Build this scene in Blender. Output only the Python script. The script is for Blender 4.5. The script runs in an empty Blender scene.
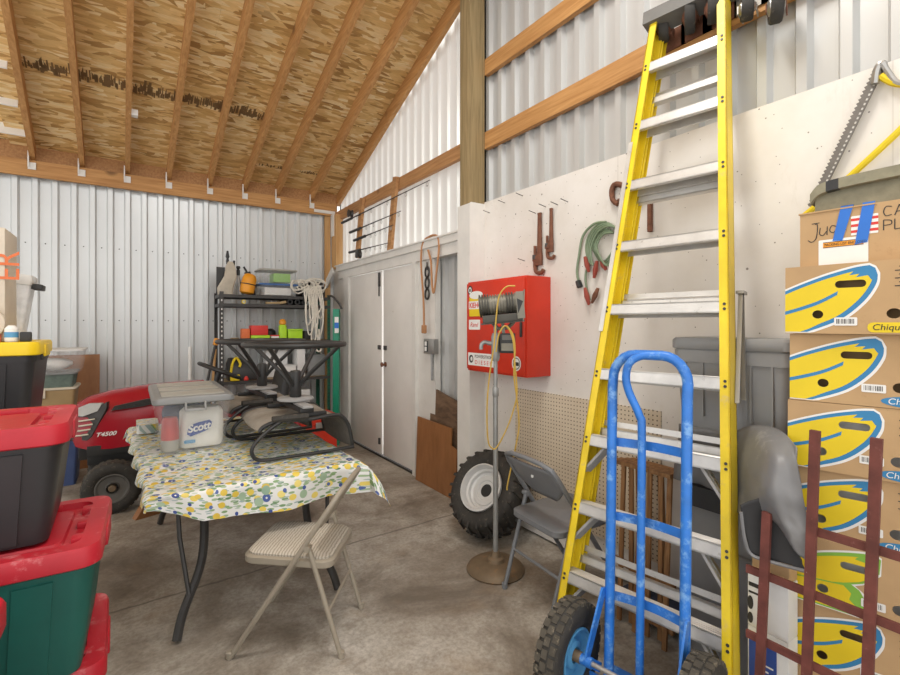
import bpy, bmesh, math, random
from mathutils import Vector, Matrix, noise
from mathutils.geometry import tessellate_polygon
random.seed(7)
SC = bpy.context.scene
COL = SC.collection
PI = math.pi
V = Vector

# ------------------------------------------------------------------ survey
# The photograph was surveyed (two vanishing points, 8 ft panels, 1 ft ladder rungs); a sight line meets a real plane.
A = math.atan(318/473.0); SA, CA = math.sin(A), math.cos(A); FOC = 473.0; EYE = 1.5
def ray(u, v):
    l = (u-450)/FOC
    return V((SA+CA*l, CA-SA*l, (325-v)/FOC))
def at_x(u, v, x): r = ray(u, v); return V((0, 0, EYE)) + r*(x/r.x)
def at_y(u, v, y): r = ray(u, v); return V((0, 0, EYE)) + r*(y/r.y)
def at_z(u, v, z): r = ray(u, v); return V((0, 0, EYE)) + r*((z-EYE)/r.z)
def at_d(u, v, d): return V((0, 0, EYE)) + ray(u, v)*d

# ------------------------------------------------------------------ materials
def new_mat(name):
    m = bpy.data.materials.new(name); m.use_nodes = True
    nt = m.node_tree
    return m, nt, nt.nodes['Principled BSDF']
def col4(c): return (c[0], c[1], c[2], 1)
def srgb(r, g, b):
    def f(x):
        x /= 255.0
        return x/12.92 if x <= .04045 else ((x+.055)/1.055)**2.4
    return (f(r), f(g), f(b))
def coords(nt, scale=(1, 1, 1), rot=(0, 0, 0), kind='Object'):
    tc = nt.nodes.new('ShaderNodeTexCoord'); mp = nt.nodes.new('ShaderNodeMapping')
    mp.inputs['Scale'].default_value = scale; mp.inputs['Rotation'].default_value = rot
    nt.links.new(tc.outputs[kind], mp.inputs['Vector'])
    return mp.outputs['Vector']
def noise_tex(nt, vec, scale, detail=4, rough=.55, dist=0):
    n = nt.nodes.new('ShaderNodeTexNoise')
    n.inputs['Scale'].default_value = scale; n.inputs['Detail'].default_value = detail
    n.inputs['Roughness'].default_value = rough; n.inputs['Distortion'].default_value = dist
    nt.links.new(vec, n.inputs['Vector'])
    return n.outputs['Fac']
def ramp(nt, fac, stops):
    r = nt.nodes.new('ShaderNodeValToRGB')
    e = r.color_ramp.elements
    while len(e) < len(stops): e.new(.5)
    for k, (p, c) in enumerate(stops):
        e[k].position = p; e[k].color = col4(c) if not isinstance(c, (int, float)) else (c, c, c, 1)
    nt.links.new(fac, r.inputs['Fac'])
    return r.outputs['Color']
def mixc(nt, fac, a, b, mode='MIX'):
    n = nt.nodes.new('ShaderNodeMix'); n.data_type = 'RGBA'; n.blend_type = mode
    for sock, val in ((n.inputs[0], fac), (n.inputs[6], a), (n.inputs[7], b)):
        if isinstance(val, (int, float)): sock.default_value = val
        elif isinstance(val, tuple): sock.default_value = col4(val)
        else: nt.links.new(val, sock)
    return n.outputs[2]
def math_n(nt, op, a, b=None, c=None):
    n = nt.nodes.new('ShaderNodeMath'); n.operation = op
    for k, val in enumerate((a, b, c)):
        if val is None: continue
        if isinstance(val, (int, float)): n.inputs[k].default_value = val
        else: nt.links.new(val, n.inputs[k])
    return n.outputs[0]
def bump(nt, bs, height, strength=.2, dist=.01):
    b = nt.nodes.new('ShaderNodeBump'); b.inputs['Strength'].default_value = strength; b.inputs['Distance'].default_value = dist
    nt.links.new(height, b.inputs['Height']); nt.links.new(b.outputs['Normal'], bs.inputs['Normal'])
def mat(name, c, rough=.5, metal=0, var=.12, scale=9, wear=None, wear_at=.62, bmp=0, spec=.5):
    m, nt, bs = new_mat(name)
    vec = coords(nt)
    n = noise_tex(nt, vec, scale, 6, .6)
    lo = tuple(x*(1-var) for x in c); hi = tuple(min(1, x*(1+var)) for x in c)
    out = ramp(nt, n, [(.3, lo), (.7, hi)])
    if wear:
        n2 = noise_tex(nt, vec, scale*2.3, 8, .7)
        out = mixc(nt, ramp(nt, n2, [(wear_at-.04, 0.), (wear_at+.06, .8)]), out, wear)
    nt.links.new(out, bs.inputs['Base Color'])
    bs.inputs['Roughness'].default_value = rough; bs.inputs['Metallic'].default_value = metal
    bs.inputs['Specular IOR Level'].default_value = spec
    if bmp: bump(nt, bs, noise_tex(nt, vec, scale*8, 4), bmp, .004)
    return m
def wood(name, c1, c2, stretch=(1, 1, 1), scale=6, rough=.7, knots=None):
    m, nt, bs = new_mat(name)
    vec = coords(nt, stretch)
    n = noise_tex(nt, vec, scale, 6, .6, .4)
    out = ramp(nt, n, [(.32, c1), (.5, tuple((a+b)/2 for a, b in zip(c1, c2))), (.68, c2)])
    n2 = noise_tex(nt, coords(nt), 1.3, 2)
    out = mixc(nt, ramp(nt, n2, [(.4, 0.), (.7, .25)]), out, tuple(x*.7 for x in c1))
    if knots:
        vo = nt.nodes.new('ShaderNodeTexVoronoi'); vo.inputs['Scale'].default_value = knots
        nt.links.new(coords(nt), vo.inputs['Vector'])
        out = mixc(nt, ramp(nt, vo.outputs['Distance'], [(.045, .85), (.09, 0.)]), out, tuple(x*.35 for x in c1))
    nt.links.new(out, bs.inputs['Base Color']); bs.inputs['Roughness'].default_value = rough
    bump(nt, bs, n, .12, .004)
    return m
def clear(name, tint, alpha=.3, rough=.25):
    m, nt, bs = new_mat(name)
    bs.inputs['Base Color'].default_value = col4(tint); bs.inputs['Roughness'].default_value = rough
    tr = nt.nodes.new('ShaderNodeBsdfTransparent'); mx = nt.nodes.new('ShaderNodeMixShader')
    vec = coords(nt)
    f = ramp(nt, noise_tex(nt, vec, 14, 5), [(.3, alpha*.75), (.75, min(1, alpha*1.35))])
    nt.links.new(f, mx.inputs[0]); nt.links.new(tr.outputs[0], mx.inputs[1]); nt.links.new(bs.outputs[0], mx.inputs[2])
    nt.links.new(mx.outputs[0], nt.nodes['Material Output'].inputs['Surface'])
    return m

def osb():
    m, nt, bs = new_mat('osb_board')
    out = None
    cols = [(.40, .21, .06), (.70, .43, .15), (.88, .62, .28), (.97, .79, .46)]
    def layer(sx, sy, rot, sc):
        vo = nt.nodes.new('ShaderNodeTexVoronoi'); vo.inputs['Scale'].default_value = sc; vo.inputs['Randomness'].default_value = 1
        vec = coords(nt, (sx, sy, sy), (0, 0, rot))
        nn = nt.nodes.new('ShaderNodeTexNoise'); nn.inputs['Scale'].default_value = 4; nt.links.new(vec, nn.inputs['Vector'])
        nt.links.new(mixc(nt, .04, vec, nn.outputs['Color']), vo.inputs['Vector'])
        sp = nt.nodes.new('ShaderNodeSeparateColor'); nt.links.new(vo.outputs['Color'], sp.inputs[0])
        return sp.outputs[0], sp.outputs[1]
    a, a2 = layer(5.5, 19, .3, 1); b, b2 = layer(5, 17, -.45, 1.1); c, c2 = layer(8, 34, 1.0, 1.2)
    ca = ramp(nt, a, [(0, cols[0]), (.28, cols[1]), (.62, cols[2]), (1, cols[3])])
    cb = ramp(nt, b, [(0, cols[0]), (.3, cols[1]), (.7, cols[2]), (1, cols[3])])
    cc = ramp(nt, c, [(0, cols[0]), (.35, cols[1]), (.8, cols[2]), (1, (.95, .78, .48))])
    out = mixc(nt, ramp(nt, b2, [(.49, 0.), (.51, 1.)]), ca, cb)
    out = mixc(nt, ramp(nt, c2, [(.59, 0.), (.61, 1.)]), out, cc)
    n = noise_tex(nt, coords(nt), .7, 3)
    out = mixc(nt, ramp(nt, n, [(.4, 0.), (.7, .35)]), out, (.72, .46, .18))
    fine = noise_tex(nt, coords(nt, (8, 60, 60)), 2, 4)
    out = mixc(nt, .35, out, ramp(nt, fine, [(.3, (.5, .5, .5)), (.7, (1, 1, 1))]), 'MULTIPLY')
    nt.links.new(out, bs.inputs['Base Color']); bs.inputs['Roughness'].default_value = .75
    return m
def concrete():
    m, nt, bs = new_mat('stained_concrete')
    vec = coords(nt)
    n1 = noise_tex(nt, vec, 1.6, 9, .62, .6); n2 = noise_tex(nt, vec, 7, 8, .65, .3); n3 = noise_tex(nt, vec, 45, 6, .7)
    out = ramp(nt, n1, [(.32, (.17, .142, .112)), (.44, (.32, .28, .232)), (.56, (.48, .44, .382)), (.70, (.61, .575, .52))])
    out = mixc(nt, ramp(nt, n2, [(.47, 0.), (.70, .6)]), out, (.19, .15, .11))
    out = mixc(nt, ramp(nt, n3, [(.36, .42), (.60, 0.)]), out, (.13, .105, .08))
    # rust brown stain patches
    n4 = noise_tex(nt, vec, 2.7, 5, .5)
    out = mixc(nt, ramp(nt, n4, [(.58, 0.), (.75, .45)]), out, (.36, .26, .165))
    # sawn control joints
    sx = nt.nodes.new('ShaderNodeSeparateXYZ'); nt.links.new(vec, sx.inputs[0])
    wob = noise_tex(nt, vec, 9, 4)
    for y0, sl in ((3.02, .03), (5.1, .02)):
        yy = math_n(nt, 'ADD', math_n(nt, 'MULTIPLY', sx.outputs[0], sl), math_n(nt, 'MULTIPLY', wob, .03))
        dd = math_n(nt, 'ABSOLUTE', math_n(nt, 'SUBTRACT', math_n(nt, 'SUBTRACT', sx.outputs[1], y0), yy))
        out = mixc(nt, ramp(nt, dd, [(.004, .65), (.012, 0.)]), out, (.10, .085, .07))
    nt.links.new(out, bs.inputs['Base Color']); bs.inputs['Roughness'].default_value = .62
    bump(nt, bs, n2, .15, .01)
    return m
def white_panel():
    m, nt, bs = new_mat('white_painted_plywood')
    vec = coords(nt)
    n = noise_tex(nt, vec, 2.2, 6, .6)
    out = ramp(nt, n, [(.3, (.70, .66, .60)), (.65, (.80, .77, .73))])
    n2 = noise_tex(nt, coords(nt, (1, 1, .35)), 11, 7, .7)
    out = mixc(nt, ramp(nt, n2, [(.60, 0.), (.78, .35)]), out, (.50, .44, .36))
    sx = nt.nodes.new('ShaderNodeSeparateXYZ'); nt.links.new(vec, sx.inputs[0])
    cb = nt.nodes.new('ShaderNodeCombineXYZ'); nt.links.new(sx.outputs[1], cb.inputs[0]); nt.links.new(sx.outputs[2], cb.inputs[1])
    for scl, r0, pick in ((6.5, .016, .6), (12, .02, .4), (3, .013, .4)):
        vo = nt.nodes.new('ShaderNodeTexVoronoi'); vo.voronoi_dimensions = '2D'; vo.inputs['Scale'].default_value = scl; nt.links.new(cb.outputs[0], vo.inputs['Vector'])
        sp = nt.nodes.new('ShaderNodeSeparateColor'); nt.links.new(vo.outputs['Color'], sp.inputs[0])
        k = math_n(nt, 'MULTIPLY', math_n(nt, 'LESS_THAN', sp.outputs[0], pick), ramp(nt, vo.outputs['Distance'], [(r0, .85), (r0*1.6, 0.)]))
        out = mixc(nt, k, out, (.12, .095, .07))
    for y0 in (.55, 1.77):
        dd = math_n(nt, 'ABSOLUTE', math_n(nt, 'SUBTRACT', sx.outputs[1], y0))
        out = mixc(nt, ramp(nt, dd, [(.0015, .45), (.004, 0.)]), out, (.45, .41, .36))
    nt.links.new(out, bs.inputs['Base Color']); bs.inputs['Roughness'].default_value = .55
    bump(nt, bs, n2, .06, .005)
    return m
def metal_siding(name, c, transl=0.0):
    m, nt, bs = new_mat(name)
    vec = coords(nt, (1, 1, .6))
    n = noise_tex(nt, vec, 1.4, 5, .6)
    out = ramp(nt, n, [(.3, tuple(x*.94 for x in c)), (.7, tuple(min(1, x*1.05) for x in c))])
    # screw heads on the girt lines
    nt.links.new(out, bs.inputs['Base Color'])
    bs.inputs['Roughness'].default_value = .30; bs.inputs['Metallic'].default_value = 0.25; bs.inputs['Specular IOR Level'].default_value = .5
    if transl:
        t = nt.nodes.new('ShaderNodeBsdfTranslucent'); t.inputs['Color'].default_value = (1, .985, .95, 1)
        mx = nt.nodes.new('ShaderNodeMixShader'); mx.inputs[0].default_value = transl
        nt.links.new(bs.outputs[0], mx.inputs[1]); nt.links.new(t.outputs[0], mx.inputs[2])
        nt.links.new(mx.outputs[0], nt.nodes['Material Output'].inputs['Surface'])
    return m
def lemon_cloth():
    m, nt, bs = new_mat('lemon_print_cloth')
    out = None
    base = (.73, .735, .72)
    out = base
    def spots(scale, stretch, rot, off, pick, colours, size):
        nonlocal out
        mp = nt.nodes.new('ShaderNodeMapping'); tc = nt.nodes.new('ShaderNodeTexCoord')
        mp.inputs['Scale'].default_value = stretch; mp.inputs['Rotation'].default_value = (0, 0, rot); mp.inputs['Location'].default_value = off
        nt.links.new(tc.outputs['UV'], mp.inputs['Vector'])
        vo = nt.nodes.new('ShaderNodeTexVoronoi'); vo.voronoi_dimensions = '2D'; vo.inputs['Scale'].default_value = scale; vo.inputs['Randomness'].default_value = .75
        nt.links.new(mp.outputs['Vector'], vo.inputs['Vector'])
        sp = nt.nodes.new('ShaderNodeSeparateColor'); nt.links.new(vo.outputs['Color'], sp.inputs[0])
        msk = math_n(nt, 'MULTIPLY', math_n(nt, 'LESS_THAN', vo.outputs['Distance'], size), math_n(nt, 'LESS_THAN', sp.outputs[0], pick))
        cc = ramp(nt, sp.outputs[1], colours)
        out = mixc(nt, msk, out, cc)
    G = [(0, (.10, .22, .10)), (.5, (.22, .36, .16)), (1, (.35, .45, .30))]
    Yl = [(0, (.66, .46, .05)), (.6, (.76, .58, .09)), (1, (.80, .68, .22))]
    Bl = [(0, (.03, .06, .25)), (1, (.08, .14, .38))]
    spots(17, (1, 3.0, 1), .6, (.2, .1, 0), .6, G, .27)
    spots(17, (1, 3.0, 1), -.7, (.6, .4, 0), .6, G, .27)
    spots(16, (1, 5, 1), 1.5, (.3, .8, 0), .5, [(0, (.30, .40, .42)), (1, (.48, .55, .45))], .24)
    spots(15, (1, 1.3, 1), .3, (.15, .7, 0), .58, Yl, .28)
    spots(15, (1, 1.5, 1), 1.1, (.55, .3, 0), .28, Yl, .24)
    spots(11, (1, 1, 1), 0, (.45, .2, 0), .26, Bl, .20)
    spots(11, (1, 1, 1), 0, (.45, .2, 0), .26, [(0, (.75, .75, .72)), (1, (.8, .8, .75))], .05)
    spots(30, (1, 1, 1), 0, (.1, .05, 0), .12, Bl, .28)
    spots(11, (1, 1, 1), .4, (.9, .6, 0), .20, [(0, (.20, .34, .26)), (1, (.34, .46, .32))], .22)
    nt.links.new(out, bs.inputs['Base Color']); bs.inputs['Roughness'].default_value = .35
    return m
def stripes_pad():
    m, nt, bs = new_mat('striped_seat_fabric')
    w = nt.nodes.new('ShaderNodeTexWave'); w.wave_type = 'BANDS'; w.bands_direction = 'X'
    w.inputs['Scale'].default_value = 22; w.inputs['Distortion'].default_value = 3.0; w.inputs['Detail'].default_value = 3; w.inputs['Detail Scale'].default_value = 2
    nt.links.new(coords(nt), w.inputs['Vector'])
    nt.links.new(ramp(nt, w.outputs['Fac'], [(.2, (.36, .32, .26)), (.6, (.56, .51, .44))]), bs.inputs['Base Color'])
    bs.inputs['Roughness'].default_value = .8
    return m
def pegboard():
    m, nt, bs = new_mat('pegboard_tan')
    vec = coords(nt)
    sx = nt.nodes.new('ShaderNodeSeparateXYZ'); nt.links.new(vec, sx.inputs[0])
    def cell(o):
        f = math_n(nt, 'FRACT', math_n(nt, 'MULTIPLY', o, 1/.0254))
        return math_n(nt, 'SUBTRACT', f, .5)
    a, b = cell(sx.outputs[1]), cell(sx.outputs[2])
    d = math_n(nt, 'SQRT', math_n(nt, 'ADD', math_n(nt, 'MULTIPLY', a, a), math_n(nt, 'MULTIPLY', b, b)))
    hole = math_n(nt, 'LESS_THAN', d, .17)
    n = noise_tex(nt, vec, 4, 4)
    out = mixc(nt, hole, ramp(nt, n, [(.3, (.60, .50, .37)), (.7, (.70, .60, .46))]), (.09, .06, .04))
    nt.links.new(out, bs.inputs['Base Color']); bs.inputs['Roughness'].default_value = .6
    return m

M = {}
M['osb'] = osb(); M['concrete'] = concrete(); M['panel'] = white_panel()
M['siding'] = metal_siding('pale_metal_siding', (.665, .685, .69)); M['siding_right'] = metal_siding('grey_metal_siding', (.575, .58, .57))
M['siding_glow'] = metal_siding('translucent_gable_siding', (.74, .73, .70), .20)
FIR1, FIR2 = (.40, .185, .055), (.60, .325, .12)
M['fir_x'] = wood('fir_lumber_x', FIR1, FIR2, (.5, 9, 9), 5, .65, 1.2)
M['fir_y'] = wood('fir_lumber_y', FIR1, FIR2, (9, .5, 9), 5, .65, 1.2)
M['fir_z'] = wood('fir_lumber_z', (.50, .26, .09), (.68, .42, .19), (9, 9, .5), 5)
M['fir_dark'] = wood('fir_girt_weathered', (.35, .165, .06), (.54, .29, .12), (9, .5, 9), 5, .7, 1.4)
M['post'] = wood('treated_post', (.23, .165, .075), (.38, .28, .14), (9, 9, .5), 5)
M['white_paint'] = mat('white_trim_paint', (.74, .72, .68), .5, 0, .06, 5, (.5, .45, .38), .68)
M['door_paint'] = mat('door_paint', (.76, .73, .69), .42, 0, .07, 2, (.45, .38, .30), .72)
M['white_plain'] = mat('white_plain', (.86, .85, .82), .5, 0, .04)
M['yellow_fg'] = mat('yellow_fibreglass', (.80, .59, .02), .4, 0, .13, 6, (.62, .47, .16), .64)
M['alu'] = mat('brushed_aluminium', (.66, .65, .63), .38, .55, .1, 12, (.36, .34, .31), .66)
M['steel'] = mat('grey_steel', (.42, .41, .39), .35, .7, .1, 12)
M['dark_steel'] = mat('dark_steel', (.055, .052, .05), .45, .3, .2, 10, (.2, .18, .16), .72)
M['black'] = mat('black_plastic', (.022, .022, .022), .45, 0, .25, 10, (.11, .10, .09), .74)
M['rubber'] = mat('tyre_rubber', (.035, .032, .028), .75, 0, .3, 14, (.15, .125, .09), .62, .3)
M['blue'] = mat('blue_enamel', (.03, .19, .64), .38, 0, .2, 7, (.22, .44, .78), .57)
M['blue_light'] = mat('light_blue_rim', (.10, .33, .58), .45, 0, .15, 9, (.3, .5, .7), .66)
M['red_lid'] = mat('red_plastic', (.47, .012, .026), .45, 0, .14, 5, (.60, .17, .18), .60)
M['black_tote'] = mat('black_tote_plastic', (.024, .024, .026), .42, 0, .2, 4, (.12, .115, .11), .70)
M['green_tote'] = mat('green_tote_plastic', (.008, .105, .085), .45, 0, .15, 4, (.10, .22, .20), .70)
M['yellow_lid'] = mat('yellow_lid_plastic', (.86, .60, .006), .4, 0, .06)
M['grey_tote'] = mat('grey_tote_plastic', (.29, .295, .30), .45, 0, .08, 4, (.36, .36, .36), .72)
M['red_cab'] = mat('red_cabinet_paint', (.62, .035, .012), .42, 0, .1, 4, (.35, .04, .02), .70)
M['tractor_red'] = mat('tractor_red', (.33, .008, .018), .25, 0, .08, 4)
M['cardboard'] = mat('cardboard', (.50, .325, .165), .8, 0, .08, 6, (.42, .26, .12), .66)
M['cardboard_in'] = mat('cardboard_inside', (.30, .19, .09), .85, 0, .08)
M['banana_yellow'] = mat('print_yellow', (.78, .58, .012), .55, 0, .05, 6)
M['print_blue'] = mat('print_blue', (.035, .22, .45), .55, 0, .05)
M['print_green'] = mat('print_green', (.23, .48, .06), .55, 0, .05)
M['print_white'] = mat('print_white', (.82, .81, .78), .55, 0, .04)
M['ink'] = mat('black_ink', (.03, .028, .026), .6, 0, .1)
M['ink_brown'] = mat('brown_ink', (.20, .115, .045), .8, 0, .1)
M['tape_blue'] = mat('blue_tape', (.02, .16, .60), .5, 0, .06)
M['red_print'] = mat('red_print', (.66, .04, .03), .5, 0, .05)
M['orange'] = mat('orange_plastic', (.80, .32, .015), .45, 0, .1)
M['dull_orange'] = mat('orange_print', (.72, .17, .05), .5, 0, .1)
M['lime'] = mat('lime_plastic', (.42, .72, .02), .45, 0, .08)
M['redwood'] = mat('oxblood_stained_wood', (.15, .043, .033), .7, 0, .3, 14, (.28, .12, .10), .66)
M['crate_wood'] = wood('brown_stained_slats', (.20, .095, .035), (.42, .22, .09), (6, 6, .5), 7)
M['ply_brown'] = wood('brown_veneer', (.25, .105, .035), (.36, .16, .06), (3, 3, .8), 4, .5)
M['ply_rough'] = wood('weathered_plywood', (.10, .06, .035), (.24, .145, .085), (4, 1.2, 4), 6)
M['rust'] = mat('rusty_iron', (.20, .085, .05), .8, .2, .3, 18, (.10, .05, .035), .6)
M['cast_brown'] = mat('cast_iron_brown', (.20, .145, .09), .6, .35, .2, 9, (.30, .17, .08), .62)
M['chair_tan'] = mat('beige_enamel', (.36, .315, .25), .4, .1, .06)
M['chair_grey'] = mat('grey_enamel', (.19, .20, .215), .42, .1, .08)
M['pad'] = stripes_pad(); M['cloth'] = lemon_cloth(); M['peg'] = pegboard()
M['sling'] = mat('grey_sling_mesh', (.14, .125, .11), .8, 0, .15, 30)
M['sling_light'] = mat('taupe_sling_mesh', (.30, .27, .23), .8, 0, .12, 30)
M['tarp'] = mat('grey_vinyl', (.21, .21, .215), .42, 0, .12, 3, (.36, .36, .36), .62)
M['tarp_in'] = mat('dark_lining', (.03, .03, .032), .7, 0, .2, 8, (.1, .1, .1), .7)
M['rope'] = mat('off_white_rope', (.70, .66, .58), .85, 0, .1, 40)
M['canvas'] = mat('olive_canvas', (.27, .25, .175), .9, 0, .15, 30)
M['canvas_pale'] = mat('stained_canvas', (.50, .45, .37), .9, 0, .15, 9)
M['yellow_cord'] = mat('yellow_cord', (.52, .34, .06), .5, 0, .08)
M['brown_cord'] = mat('tan_cord', (.45, .22, .10), .55, 0, .1)
M['green_cord'] = mat('green_cord', (.20, .27, .17), .5, 0, .15)
M['clamp_red'] = mat('red_grips', (.30, .05, .03), .5, 0, .1)
M['green_fg'] = mat('green_fibreglass', (.012, .26, .15), .4, 0, .1)
M['green_steel'] = mat('green_steel', (.01, .115, .065), .5, 0, .1)
M['rubber_dusty'] = mat('dusty_tyre_lugs', (.075, .066, .052), .85, 0, .35, 16, (.26, .22, .16), .60)
M['frosted'] = clear('frosted_plastic', (.80, .81, .82), .62, .3)
M['clear'] = clear('clear_plastic', (.82, .83, .84), .16, .2)
M['clear_lid'] = mat('grey_bin_lid', (.23, .235, .235), .45, 0, .06)
M['clear_lid_band'] = mat('pale_lid_band', (.38, .365, .325), .5, 0, .05)
M['pale_lid'] = mat('pale_lid', (.72, .72, .70), .45, 0, .05)
M['beige'] = mat('beige_plastic', (.62, .56, .45), .5, 0, .06)
M['tan_box'] = mat('tan_plastic', (.36, .25, .12), .5, 0, .08)
M['bin_blue'] = mat('slate_blue_plastic', (.07, .11, .26), .5, 0, .1)
M['bluelid'] = mat('blue_lid', (.05, .14, .36), .45, 0, .08)
M['fabric_blue'] = mat('navy_fabric', (.06, .075, .13), .9, 0, .2)
M['fabric_green'] = mat('dull_green_fabric', (.12, .16, .14), .9, 0, .3, 12)
M['fabric_white'] = mat('white_fabric', (.75, .73, .69), .9, 0, .08)
M['towel'] = mat('paper_towel_white', (.82, .80, .74), .8, 0, .04)
M['cup_red'] = mat('red_cup', (.50, .05, .045), .4, 0, .06)
M['grey_plastic'] = mat('grey_plastic', (.33, .33, .33), .5, 0, .08)
M['rim_grey'] = mat('silver_rim_paint', (.62, .62, .61), .4, .1, .06, 8)
M['dark_grey'] = mat('dark_grey_paint', (.13, .125, .115), .6, 0, .15, 9)
M['galv'] = mat('galvanised_pipe', (.33, .335, .33), .45, .5, .12, 20)
M['lamp_body'] = mat('lamp_housing', (.07, .066, .055), .5, .3, .15, 12, (.25, .22, .17), .66)
M['lamp_pale'] = mat('lamp_fins', (.22, .205, .165), .5, .4, .1, 12)
M['headlight'] = mat('headlamp_lens', (.52, .52, .50), .15, 0, .1)
M['saw_steel'] = mat('saw_blade', (.17, .155, .14), .5, .4, .15, 20)
M['saw_holes'] = mat('saw_etching', (.62, .60, .56), .5)
M['box_white'] = mat('white_carton', (.74, .74, .73), .5, 0, .04)
M['carton_blue'] = mat('carton_blue', (.03, .075, .32), .5, 0, .05)
M['creme'] = mat('cream_carton', (.66, .58, .47), .6, 0, .06)

# ------------------------------------------------------------------ mesh builder
class MB:
    def __init__(s, *mats): s.bm = bmesh.new(); s.mats = list(mats); s.sharp = False
    def _f(s, vs, m=0, smooth=False):
        try: f = s.bm.faces.new(vs)
        except ValueError: return None
        f.material_index = m; f.smooth = smooth
        return f
    def poly(s, pts, m=0): return s._f([s.bm.verts.new(p) for p in pts], m)
    def box(s, x0, x1, y0, y1, z0, z1, m=0, T=None, bev=0):
        b = bmesh.new()
        bmesh.ops.create_cube(b, size=1, matrix=Matrix.Translation(((x0+x1)/2, (y0+y1)/2, (z0+z1)/2)) @ Matrix.Diagonal((abs(x1-x0), abs(y1-y0), abs(z1-z0), 1)))
        if bev: bmesh.ops.bevel(b, geom=b.edges[:], offset=bev, segments=2, profile=.6, affect='EDGES')
        s.merge(b, m, T, bool(bev)); b.free(); return s
    def merge(s, b, m=0, T=None, smooth=False):
        mp = {}
        for v in b.verts: mp[v] = s.bm.verts.new(T @ v.co if T else v.co)
        for f in b.faces: s._f([mp[v] for v in f.verts], m, smooth)
    def bar(s, p, q, w, h, up=(0, 0, 1), m=0, bev=0):
        p, q = V(p), V(q); z = (q-p); L = z.length; z.normalize()
        u = V(up); x = u.cross(z)
        if x.length < 1e-5: x = V((1, 0, 0)).cross(z)
        x.normalize(); y = z.cross(x)
        T = Matrix(((x.x, y.x, z.x, p.x), (x.y, y.y, z.y, p.y), (x.z, y.z, z.z, p.z), (0, 0, 0, 1)))
        return s.box(-w/2, w/2, -h/2, h/2, 0, L, m, T, bev)
    def loft(s, loops, m=0, cap=True, smooth=True, closed=False):
        rows = [[s.bm.verts.new(p) for p in lp] for lp in loops]
        n = len(rows[0])
        R = range(len(rows)) if closed else range(len(rows)-1)
        for i in R:
            a, b = rows[i], rows[(i+1) % len(rows)]
            for j in range(n): s._f([a[j], a[(j+1) % n], b[(j+1) % n], b[j]], m, smooth)
        if cap and not closed:
            s._f(list(reversed(rows[0])), m); s._f(rows[-1], m)
        return s
    def tube(s, pts, r, seg=8, m=0, closed=False, cap=True):
        pts = [V(p) for p in pts]; n = len(pts)
        rad = r if isinstance(r, (list, tuple)) else [r]*n
        loops = []; prev = None
        for i, p in enumerate(pts):
            if closed: t = pts[(i+1) % n]-pts[i-1]
            else: t = pts[min(i+1, n-1)]-pts[max(i-1, 0)]
            if t.length < 1e-9: t = V((0, 0, 1))
            t.normalize()
            if prev is None:
                prev = V((0, 0, 1)).cross(t)
                if prev.length < .05: prev = V((0, 1, 0)).cross(t)
            x = prev - t*prev.dot(t)
            if x.length < 1e-6: x = V((1, 0, 0)).cross(t)
            x.normalize(); y = t.cross(x); prev = x
            loops.append([p + (x*math.cos(2*PI*k/seg)+y*math.sin(2*PI*k/seg))*rad[i] for k in range(seg)])
        return s.loft(loops, m, cap, True, closed)
    def lathe(s, prof, T=None, seg=28, m=0, smooth=True, cap=True, closed=False):
        loops = []
        for r, z in prof:
            loops.append([((T @ V((r*math.cos(2*PI*k/seg), r*math.sin(2*PI*k/seg), z))) if T else V((r*math.cos(2*PI*k/seg), r*math.sin(2*PI*k/seg), z))) for k in range(seg)])
        return s.loft(loops, m, cap, smooth, closed)
    def rod(s, p, q, r, seg=14, m=0): return s.tube([p, q], r, seg, m)
    def shape(s, T, outer, holes=(), off=0, m=0):
        loops = [[V((a, b, 0)) for a, b in outer]] + [[V((a, b, 0)) for a, b in h] for h in holes]
        flat = [p for l in loops for p in l]
        vs = [s.bm.verts.new(T @ V((p.x, p.y, off))) for p in flat]
        nrm = (T.to_3x3() @ V((0, 0, 1)))
        for tri in tessellate_polygon(loops):
            f = s._f([vs[k] for k in tri], m)
            if f:
                f.normal_update()
                if f.normal.dot(nrm) < 0: f.normal_flip()
        return s
    def slab(s, T, outer, th, m=0):
        lo = [T @ V((a, b, 0)) for a, b in outer]; hi = [T @ V((a, b, th)) for a, b in outer]
        return s.loft([lo, hi], m, True, False)
    def sheet(s, rows, m=0, smooth=True, uv=None):
        g = [[s.bm.verts.new(p) for p in r] for r in rows]
        for i in range(len(g)-1):
            for j in range(len(g[0])-1): s._f([g[i][j], g[i][j+1], g[i+1][j+1], g[i+1][j]], m, smooth)
        return s
    def build(s, name, parent=None, world=False):
        me = bpy.data.meshes.new(name)
        if world and parent is not None:
            inv = MW[parent.name].inverted(); s.bm.transform(inv)
        bmesh.ops.recalc_face_normals(s.bm, faces=[f for f in s.bm.faces]) if not s.sharp else None
        s.bm.to_mesh(me); s.bm.free()
        for mm in s.mats: me.materials.append(mm)
        o = bpy.data.objects.new(name, me); COL.objects.link(o)
        if parent is not None: o.parent = parent
        try: me.set_sharp_from_angle(angle=math.radians(40))
        except Exception: pass
        MW[o.name] = MW[parent.name] if parent is not None else Matrix.Identity(4)
        return o
MW = {}
def thing(name, label, cat, loc=(0, 0, 0), rz=0, group=None, rx=0, ry=0):
    o = bpy.data.objects.new(name, None); COL.objects.link(o); o.empty_display_size = .1
    o.location = loc; o.rotation_euler = (rx, ry, rz)
    MW[o.name] = Matrix.Translation(loc) @ o.rotation_euler.to_matrix().to_4x4()
    o['label'] = label; o['category'] = cat
    if group: o['group'] = group
    return o
def tag(o, label, cat, group=None):
    o['label'] = label; o['category'] = cat
    if group: o['group'] = group
    return o
def struct(o): o['kind'] = 'structure'; return o
def solo(mb, name, label, cat, group=None): return tag(mb.build(name), label, cat, group)
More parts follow.
